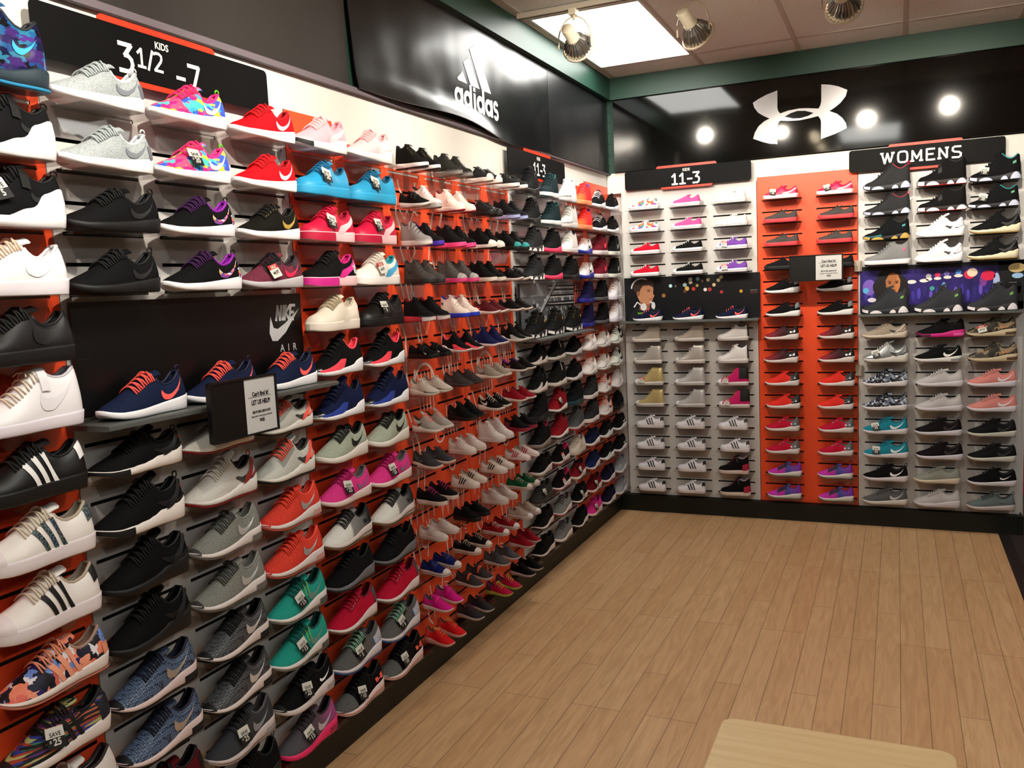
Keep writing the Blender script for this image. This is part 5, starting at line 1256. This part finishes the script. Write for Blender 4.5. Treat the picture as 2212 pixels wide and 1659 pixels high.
L_('lcam','tex:camo','#c8b898','camouflage runner with orange tick', sty='max', logo='sws:#c8854a', lin='#2a2620', lace='#2e2a22', air='#5a4432', mud='#6a6454')
L_('lhs','m:#9a9c9c','#d0ccc4','silver grey trainer', sty='hua', hstrap='p:#6a6c6e', lin='#5a5c5e', lace='#c0c0c0', mud='m:#a8acb0', wave=.012)
L_('lth','#141414','#dcdad8','black slim runner with white tick and air window', logo='sw:#ece8e6', lin='#101010', lace='#131313', air='#8a8a88')
L_('lfl','tex:camoblk','#dcd8dc','grey flower print runner', logo='sw:#17171b', lin='#15151a', lace='#17171c', loop='#2a2a30')
L_('lwh','#c4c0c0','#d2cfd6','plain white mesh runner', lin='#b8b4b4', lace='#c8c4c4')
L_('lpe','#dc8c84','#d4d0d8','peach runner with white tick', logo='sw:#dcd4dc', lin='#c47c74', lace='#dc9890')
L_('lte','#22889c','#d4d0d6','turquoise runner with white tick', logo='sw:#e0e4e6', lin='#1c6c7c', lace='#208094', loop='#2a6a74')
L_('lpl','#22181b','#cfccd4','dark plum runner', lin='#1a1214', lace='#1e1518', loop='#5a5456', logo='sw:#281d20')
L_('lch','#1f2021','#c8c8bc','charcoal runner on cream sole', lin='#19191b', lace='#1c1a1e', logo='sw:#232526')
L_('lbt','#121012','#d2cdd4','black runner with bold white tick', logo='sw:#e4e0e2', lin='#0e0d0e', lace='#111011', loop='#141214')
L_('lmi','#8e9084','#cfc0ac','pale sage runner on cream sole', lin='#7c7e74', lace='#8a8c80')
L_('lbf','#121212','#d2cdd4','black runner with small forward tick', logo='sws:#e4e0e0', lin='#0e0e0e', lace='#101010')
L_('lgt','#5a5a5a','#cfcbc4','mid grey runner with white tick', logo='sw:#b8b6b4', lin='#4a4a4a', lace='#525252')
L_('lww','#bcb8b6','#c8c2c8','white runner with wrapped midfoot', sty='max', lin='#a8a4a2', lace='#c0bcb8', mud='#c4c4c8')
L_('llg','heather:#707c7c','#c0b4b2','grey-green runner with dark tick', logo='sws:#44464e', lin='#3c4044', lace='#4a5052', loop='#2a2a2a')
# toddler pairs
def T_(key, up, sole, desc, **o): D(key, o.pop('sty', 'run'), o.pop('L', .15), up, sole, desc, **o)
T_('t00','#171513','#eeeae6','black toddler shoe with gold eyelets', sty='mid', eye='m:#b8985a', lin='#1a1612', lace='#181613', out='#1c1a18')
T_('t01','#2a2926','#7a7470','charcoal toddler shoe with ridged upper', sty='mid', lin='#201e1c', lace='#242220', mud='#4a4644')
T_('t02','#2a2a2a','#eee0da','black toddler shoe with white toe', lin='#1c1c1c', lace='#222222', toe='l:#eadcd6', sty='cup')
T_('t03','#232422','#e8e4e2','black toddler shoe with teal lining', lin='#1c8a8a', lace='#1c1d1c', sty='cup', out='#d8ccc8')
T_('t10','#161616','#d8d0cc','black toddler shoe with white label strap', strap='only', lin='#121212', lace='#121212')
T_('t10b','l:#e0d4ce','#a8a4a2','white toddler shoe with speckled toe', lin='#3a3634', lace='#d8d0cc', mud='tex:cement', sty='mid')
T_('t11','l:#ecd6cc','#e8d8d0','white toddler shoe with red sole edge', sty='mid', lin='#7a1a22', lace='#e4d0c6', out='#a82430', strap='fore', strapc='l:#ead2c8')
T_('t12','l:#1b1b1c','#1a1a1a','solid black leather toddler shoe', sty='cup', lin='#141414', lace='#161616')
T_('t13','#1c1c20','#a4acd8','black toddler shoe with icy blue toe sole', sty='mid', lin='#151518', lace='#18181c', mud='#3c4258')
T_('t20','l:#8c8684','#dcd2ce','grey and white toddler trainer', sty='mid', mud='l:#b8b4b2', lin='#4a4644', lace='#2c2826', strap='mid', strapc='l:#a8a4a2')
T_('t20b','#1b1a1e','#4a2ca8','black toddler trainer with purple sole', sty='mid', lin='#3a1c7a', lace='#17161a', strap='mid')
T_('t21','#1a181a','#ff4a8c','black toddler high-top with bright pink sole', sty='mid', lin='#161416', lace='#181618', front='#ff4a8c', fu=.3)
T_('t22','#161414','#e8dcd4','black toddler shoe with big white toe', sty='mid', toe='l:#eee4dc', toeu=.80, lin='#141212', lace='#151313', out='#1c1a18')
T_('t23','#171615','#1c2020','black toddler shoe with teal toe', sty='mid', toe='#1a8a8a', toeu=.82, lin='#141312', lace='#151413')
T_('t30','#4a4542','#2a2a28','dark grey suede toddler high-top', sty='mid', lin='#322e2c', lace='#3a3634', logo='sws:#2a2624')
T_('t31','#4e4a48','#d8487c','grey toddler trainer with pink toe sole', sty='mid', toe='l:#9a9694', toeu=.80, lin='#3a3634', lace='#5a5654', front='#d83c78', fu=.6)
T_('t32','#151313','#dccfc4','black slim toddler shoe on white sole', lin='#121010', lace='#141212', sty='mid')
T_('t33','#171516','#dcd0ca','black toddler strap shoe on white sole', lin='#141214', lace='#151315', strap='fore')
T_('t40','#1b191a','#c83a48','black toddler trainer with red sole', sty='mid', lin='#7a1c20', lace='#181616', mud='#3a3836', front='#d0c0bc', fu=.7)
T_('t41','l:#e0d0c4','#2038b8','white toddler shoe with royal blue sole', sty='mid', lin='#2038a8', lace='#dccabc', logo='oval:#26324a', strap='fore', strapc='l:#ddcdc2')
T_('t42','#5a1c22','#e4d4cc','maroon toddler shoe on white sole', lin='#3c1014', lace='#4e171c', logo='sws:#f04a3a')
T_('t43','#1d1917','#dccec6','dark brown-black toddler shoe on white sole', lin='#171412', lace='#1a1715')
T_('t50','#121112','#141314','black open toddler sandal with white tick', sty='lo', strap='only', logo='swf:#e8e4e2', lin='#0f0e0f', lace='#101010', loop='#121112')
T_('t51','#151415','#d8ccc8','black toddler sock shoe with coral band', sty='sock', lin='#ff5a64', lace='#141314', cage='#ff4c5c', loop='#141314')
T_('t52','#171c48','#dccccb','navy toddler sock shoe', sty='sock', lin='#10143a', lace='#141842', loop='#141842')
T_('t53','#181918','#dcd4d0','black toddler sock shoe with white cage', sty='sock', lin='#141514', lace='#151615', cage='#c0c4bc', loop='#141514')
T_('t60','l:#bcb0a2','#d4c8bc','light grey toddler runner with coral patch', sty='max', mud='l:#544a42', lin='#8a7e72', lace='#c8beb2', logo='oval:#f07058')
T_('t61','#3c3432','#3a3230','dark brown-grey toddler runner', lin='#2a2422', lace='#332c2a', logo='sws:#5a2c2c')
T_('t62','#96897c','#d2c4b8','taupe toddler runner with brown tick', lin='#857a6e', lace='#b4a89c', logo='sw:#5a463c')
T_('t63','#1c1414','#d4c4bc','black toddler runner with purple collar', lin='#7a1a98', lace='#1a1213', logo='sw:#a0584e')
T_('t70','#a8a298','#d6ccc2','light grey toddler trainer with coral laces', sty='hua', hstrap='p:#d85a44', lin='#3a3430', lace='#ff6a54', wave=.012)
T_('t71','#141313','#161414','solid black toddler trainer', sty='hua', lin='#0f0e0e', lace='#121111', hstrap='#151414')
T_('t72','#171514','#d4c4b8','black toddler runner with white tick', sty='max', lin='#c8bcb0', lace='#c8bcb0', logo='sw:#e0d4c8')
T_('t73','#8f1420','#d8c8c0','red toddler runner on white sole', lin='#5a0c12', lace='#7c101a')
T_('t80','#3c3b3c','#c8b0a4','charcoal toddler runner with faint tick', sty='max', lin='#2e2d2e', lace='#323132', logo='sw:#4e4c4e', air='#3a3433')
T_('t81','l:#cdbdb2','#cbbab0','white leather toddler low shoe', sty='cup', lin='#b4a499', lace='#cbbbb0', logo='sw:l:#c6b6ab')
T_('t82','l:#ccc0ba','#cdc0bc','white leather toddler mid-top', sty='mid', lin='#b4a8a2', lace='#c8bcb6')
T_('t83','#181114','#8a2032','black toddler shoe with burgundy heel', sty='cup', heel='#6a1422', ht=(0,.8), hu=.3, lin='#120c0e', lace='#150f11', out='#b82a48')
T_('t90','#181216','#d0bcb0','black toddler shoe with pink laces', sty='cup', lin='#141012', lace='#b82468')
T_('t91','l:#c6b8a8','#cbbdb2','white striped toddler shoe, nearer pair of two', sty='lo', lin='#a8998a', lace='#bfae9a', logo='st:#221a14')
T_('t92','l:#cbbdb0','#cec2b8','white striped toddler shoe, farther pair of two', sty='lo', lin='#a8998a', lace='#bfae9a', logo='st:#221a14')
T_('t93','l:#d2c0b8','#d2c4be','white toddler shoe with three rose stripes', sty='lo', lin='#8a8a88', lace='#b8b0a0', logo='st:#a82c40', out='#d02c58', front='#d8ccc8', fu=.9)
T_('ta0','l:#bfb0a6','#c4b4aa','plain off-white toddler shoe', sty='lo', lin='#a8988e', lace='#bbaca2')
T_('ta1','#110f10','#131112','matte black toddler shoe', sty='lo', lin='#0e0c0d', lace='#100e0f')
T_('ta2','l:#b8a99f','#bfb0a6','grey-white toddler trainer', sty='cup', lin='#a09187', lace='#b4a59b')  # white upper in a darker, warmer tone
T_('ta3','#12522f','#c4b6ac','green canvas toddler shoe', sty='lo', lin='#0e4024', lace='#b8a898', band='#2e2622', toe='l:#c8bab0')
T_('tb0','#131f5c','#c8bab4','blue canvas toddler shoe with eyelets', sty='lo', strap='only', lin='#0f1848', lace='#131f5c', eye='p:#c8bcc0', band='#2e2a30', toe='l:#ccc0ba')
T_('tb1','#1c1512','#c8b6a8','black canvas toddler shoe with cream laces', sty='lo', lin='#3a2e28', lace='#c4b29a', band='#2e2420', toe='l:#ccbcb0')
T_('tb2','#8c121c','#cabab2','red canvas toddler shoe with white laces', sty='lo', lin='#5a0c12', lace='#cfc0b6', band='#2e2226', toe='l:#cec2bc')
T_('tb3','#b0a090','#cabcb4','cream canvas toddler shoe', sty='lo', lin='#98897a', lace='#beae9c', band='#2e2a2e', toe='l:#ccc2be')
T_('tc0','#d81c84','#d0b8b0','hot pink toddler strap runner', strap='fore', strapc='#e0208c', lin='#6a5a60', lace='#d81c84', logo='sw:#8a4a6a')
T_('tc1','#3a3434','#b8a49c','dark grey toddler strap shoe with orange tabs', strap='fore', strapc='#e0582c', lin='#2a2626', lace='#322c2c')
T_('tc2','#4e4c4e','#b8a49c','mid grey toddler strap shoe', strap='fore', strapc='#2c2a2c', lin='#3a383a', lace='#424042')
T_('tc3','#8e0f1c','#b8a098','crimson knit toddler runner', lin='#5a0a12', lace='#7a0d18')
T_('td0','#d81c22','#c09488','red-orange toddler runner with peach laces', lin='#a85a44', lace='#e08a4c', heel='#c83a30', ht=(0,.9), hu=.2, ton='#e08a4c', sty='max')
T_('td1','#2e2b2e','#b0a09a','charcoal toddler runner with dark red laces', lin='#3a1018', lace='#6a1420', heel='#3a141c', ht=(0,.9), hu=.2)
T_('td2','#b8183c','#98a03c','crimson toddler runner with lime laces', lin='#4a2c3a', lace='#b8d82c', heel='#3a2c3c', ht=(0,.9), hu=.25)
T_('td3','#0e0c0c','#b0a09c','black toddler runner on thin white sole', lin='#0c0a0a', lace='#0e0c0c')

# ------------------------------------------------------------------ lay the shoes out on the shelves
def ZR(i): return 2.1475-.1525*i
LAY = {
 'A': ('L', -4.695, LC['A'], 'at the left edge', 'irid shell shell:5 afw afb afm ssk ssg ssw bloom streak:25 dusk'),
 'B': ('L', -4.400, LC['B'], 'in the white panel', 'rgrey rgrey rblack rblack - navy huk huk hbb hbb mhexn mhexn dred'),
 'C': ('L', -4.100, LC['C'], 'in the white panel', 'rfloral rfloral:20 rprism rprism - navy huw huw mgrey mgrey mhexk mhexk mdark:25 bonly'),
 'D': ('L', -3.803, LC['D'], 'in the white panel', 'rred rred rgold rwine:SALE44.97 - navy huc huc mcoral mcoral mteal:15 mteal:15 mblack:25 mpink:15'),
 'E': ('L', -3.495, LC['E'], 'left of the drawings', 'pnk1 blu1:20 pum1:20 bpk crm prc prn mint hpk:25 uaw uab uar uag:5 uak:10'),
 'F': ('L', -3.190, LC['F'], 'left of the drawings', 'pnk2 blu2:20 pum2:20 wbl:SALE64.97 blt:5 prc prn mint hpk:25 uaw uab uar uag:5 uak:10'),
 'H': ('L', -1.635, LC['H'], 'near the bridge poster', 'hk1 hk1 hpods hpods - gold hbw hbw htall htp hlow hgt:10 hbwl hbwl'),
 'H2': ('L', -1.340, LC['H2'], 'near the bridge poster', 'hteal hteal hpink hpink - gold hbst hbst hred:10 hred hbps:SALE hbps:SALE hgw hgr'),
 'H3': ('L', -1.045, LC['H3'], 'near the bridge poster', 'hwht hwht2 hwht3 hk2 - gold hbz hbz htb hgp hcream hred2:10 hb25:25 hb25'),
 'I': ('L', -.755, LC['I'], 'in the corner', 'ired ired iwb iwb inv inv iwl iwl idg idg inw inb imt:5 ipk:10'),
 'I2': ('L', -.455, LC['I2'], 'in the corner', 'iblk iblk imar imar ibk ibk iwg iwg iwo iwo ibs ibs ins ins'),
 'I3': ('L', -.165, LC['I3'], 'in the corner', 'iblk2 iblk2 ibg ibg iwm iwm iwk iwk iwh ibh ibt ibt igr igr'),
 'J': ('B', .277, BC['J'], 'on the back wall', 'cpaint cpaint cred cred - jnavy hbei hslv hgold:SALE hgold sgl sgl sbk sbk'),
 'J2': ('B', .570, BC['J2'], 'on the back wall', 'cpink cpink cblk cblk - jnavy hbei hslv hsil hsil sgl sgl sbk sbk'),
 'J3': ('B', .866, BC['J3'], 'on the back wall', 'cwht cwht cpur:SALE cpur:SALE - jnavy hwbk hwbk hpb:SALE hpb:SALE sgl sgl jmid jmid'),
 'K': ('B', 1.190, BC['K'], 'on the orange back panel', 'kpum:10 kgry kgry kblk kbw kbw kwin kwin kcor kcor kcri kcri kpur kpur'),
 'K2': ('B', 1.520, BC['K2'], 'on the orange back panel', 'kpum:10 kgry kgry kblk kbw kbw kwin kwin kcor kcor kcri kcri kpur kpur'),
 'L': ('B', 1.816, BC['L'], 'under the womens sign', 'lj6 lj6 lj7 lgl - lj13 lhbe lhs:20 lfl lfl lte:25 lte:25 lbt lgt'),
 'L2': ('B', 2.120, BC['L2'], 'under the womens sign', 'ljr ljr lhw lhw - lj13 lmg lth lwh lwh lpl lpl lmi lww'),
 'L3': ('B', 2.408, BC['L3'], 'under the womens sign', 'ljt:20 ljt:20 lhb lhb - lj13 lcam:SALE lcam lpe lpe lch lch lbf llg'),
}
NAMEOF = {'run': 'running_shoe', 'max': 'running_shoe', 'cup': 'court_shoe', 'mid': 'mid_top_shoe', 'lo': 'low_sneaker', 'hi': 'high_top_shoe', 'high': 'high_top_shoe', 'hua': 'trainer', 'sock': 'trainer'}
JIT = random.Random(11)
ents = []
METAL = {'B': 1.372, 'C': 1.372, 'D': 1.372, 'H': 1.377, 'H2': 1.377, 'H3': 1.377, 'J': 1.379, 'J2': 1.379, 'J3': 1.379, 'L': 1.385, 'L2': 1.385, 'L3': 1.385}
cord = {c: i for i, c in enumerate(LAY)}
for col, (wall, a, slot, where, txt) in LAY.items():
    for i, t in enumerate(txt.split()):
        if t == '-': continue
        key, _, tg = t.partition(':'); sty, L, up, sole, desc, o = DESIGN[key]
        onmetal = i == 5 and col in METAL
        z = METAL[col] if onmetal else ZR(i)
        ents.append(dict(key=key, desc=desc, col=col, row=i, wall=wall, a=a+(.04 if onmetal and wall == 'L' and col in 'BCD' else 0)+JIT.uniform(-.008, .008), z=z+.0004, slot=slot, where=where, tg=tg, metal=onmetal, small=L < .25, sty=sty))
ORD = ['top', 'second', 'third', 'fourth', 'fifth', 'sixth', 'seventh', 'eighth', 'ninth', 'tenth']
bydesc = {}
for e in ents: bydesc.setdefault(e['desc'], []).append(e)
def qualify(es):
    if len(es) == 1: es[0]['q'] = ''; return
    cols = sorted({e['col'] for e in es}, key=lambda c: cord[c]); rows = sorted({e['row'] for e in es})
    cw = {1: [''], 2: ['left', 'right'], 3: ['left', 'middle', 'right']}[len(cols)] if len(cols) <= 3 else [ORD[i] for i in range(len(cols))]
    rw = {1: [''], 2: ['upper', 'lower'], 3: ['upper', 'middle', 'lower']}[len(rows)] if len(rows) <= 3 else [ORD[i] for i in range(len(rows))]
    for e in es: e['q'] = (rw[rows.index(e['row'])]+' '+cw[cols.index(e['col'])]).strip()
for es in bydesc.values(): qualify(es)
for e in ents:
    e['label'] = ((e['q']+' ' if e['q'] else '')+e['desc']+('' if len((e['q']+' '+e['desc']+' '+e['where']).split()) > 15 else ' '+e['where']))
    r = place_shoe(e['key'], e['wall'], e['a'], e['z'], .078 if not e['small'] else .070, e['small'], False, math.radians(JIT.uniform(-2.5, 2.5)), NAMEOF[e['sty']], None if e['row'] == 0 or e['metal'] else (.116 if e['row'] == 6 and e['col'] in METAL else .146))
    grp = {'A': 'shoes on the orange panel at the left edge', 'B': 'shoes in the white panel with the black poster', 'E': 'shoes on the plain orange panels', 'H': 'kids shoes around the bridge poster',
           'I': 'kids shoes in the corner panels', 'J': 'kids shoes around the boy poster', 'K': 'shoes on the orange back panel', 'L': 'women shoes on the back wall'}[{'C': 'B', 'D': 'B', 'F': 'E'}.get(e['col'], e['col'][0])]
    tag(r, e['label'], 'shoe', grp)
    short = ((e['q']+' ' if e['q'] else '')+e['desc'])
    if not e['metal']:
        shelf(e['wall'], e['slot'], ZR(e['row']), .250, .112 if e['wall'] == 'L' else .105, 'clear shelf under '+short)
    if e['tg']:
        kind = e['tg'] if e['tg'] != 'SALE' else 'SALE29.97'
        if kind.startswith('SALE'): kind = 'SALE '+kind[4:]
        lab = ('red SALE tag on ' if kind.startswith('SALE') else 'SAVE $'+kind+' tag on ')+short
        price_tag(r, e['key'], kind, lab, JIT.uniform(-.3, .35), .62 if e['wall'] == 'L' else .70, -1, 1.0 if not e['small'] else .85)
# toddler pairs standing toe-out on the line drawing panels
TOD = ['t00 t01 t02 t03', 't10,t10b t11 t12 t13', 't20,t20b t21 t22 t23', 't30 t31 t32 t33', 't40 t41 t42 t43', 't50 t51 t52 t53', 't60 t61 t62 t63', 't70 t71 t72 t73',
       't80 t81 t82 t83', 't90 t91 t92 t93', 'ta0 ta1 ta2 ta3', 'tb0 tb1 tb2 tb3', 'tc0 tc1 tc2 tc3', 'td0 td1 td2 td3']
TA = [-2.875, -2.570, -2.262, -1.962]; TS = [LC['G'], LC['G2'], LC['G3'], LC['G4']]
for i, row in enumerate(TOD):
    for k, t in enumerate(row.split()):
        ks = t.split(','); z = ZR(i)+.0004; one = len(ks) == 1
        for side in (0, 1):
            key = ks[0] if one else ks[side]; desc = DESIGN[key][4]
            r = place_shoe(key, 'T', TA[k]+(-.054 if side == 0 else .054)+JIT.uniform(-.004, .004), z, .105+JIT.uniform(-.006, .006), True, side == 0, math.radians(JIT.uniform(-5, 2)-5), 'toddler_shoe')
            tag(r, (('nearer ' if side == 0 else 'farther ') if one else '')+desc, 'toddler shoe', 'pairs of toddler shoes on the line drawing panels')
        shelf('L', TS[k], ZR(i), .250, .125, 'clear shelf under the pair: '+DESIGN[ks[0]][4])
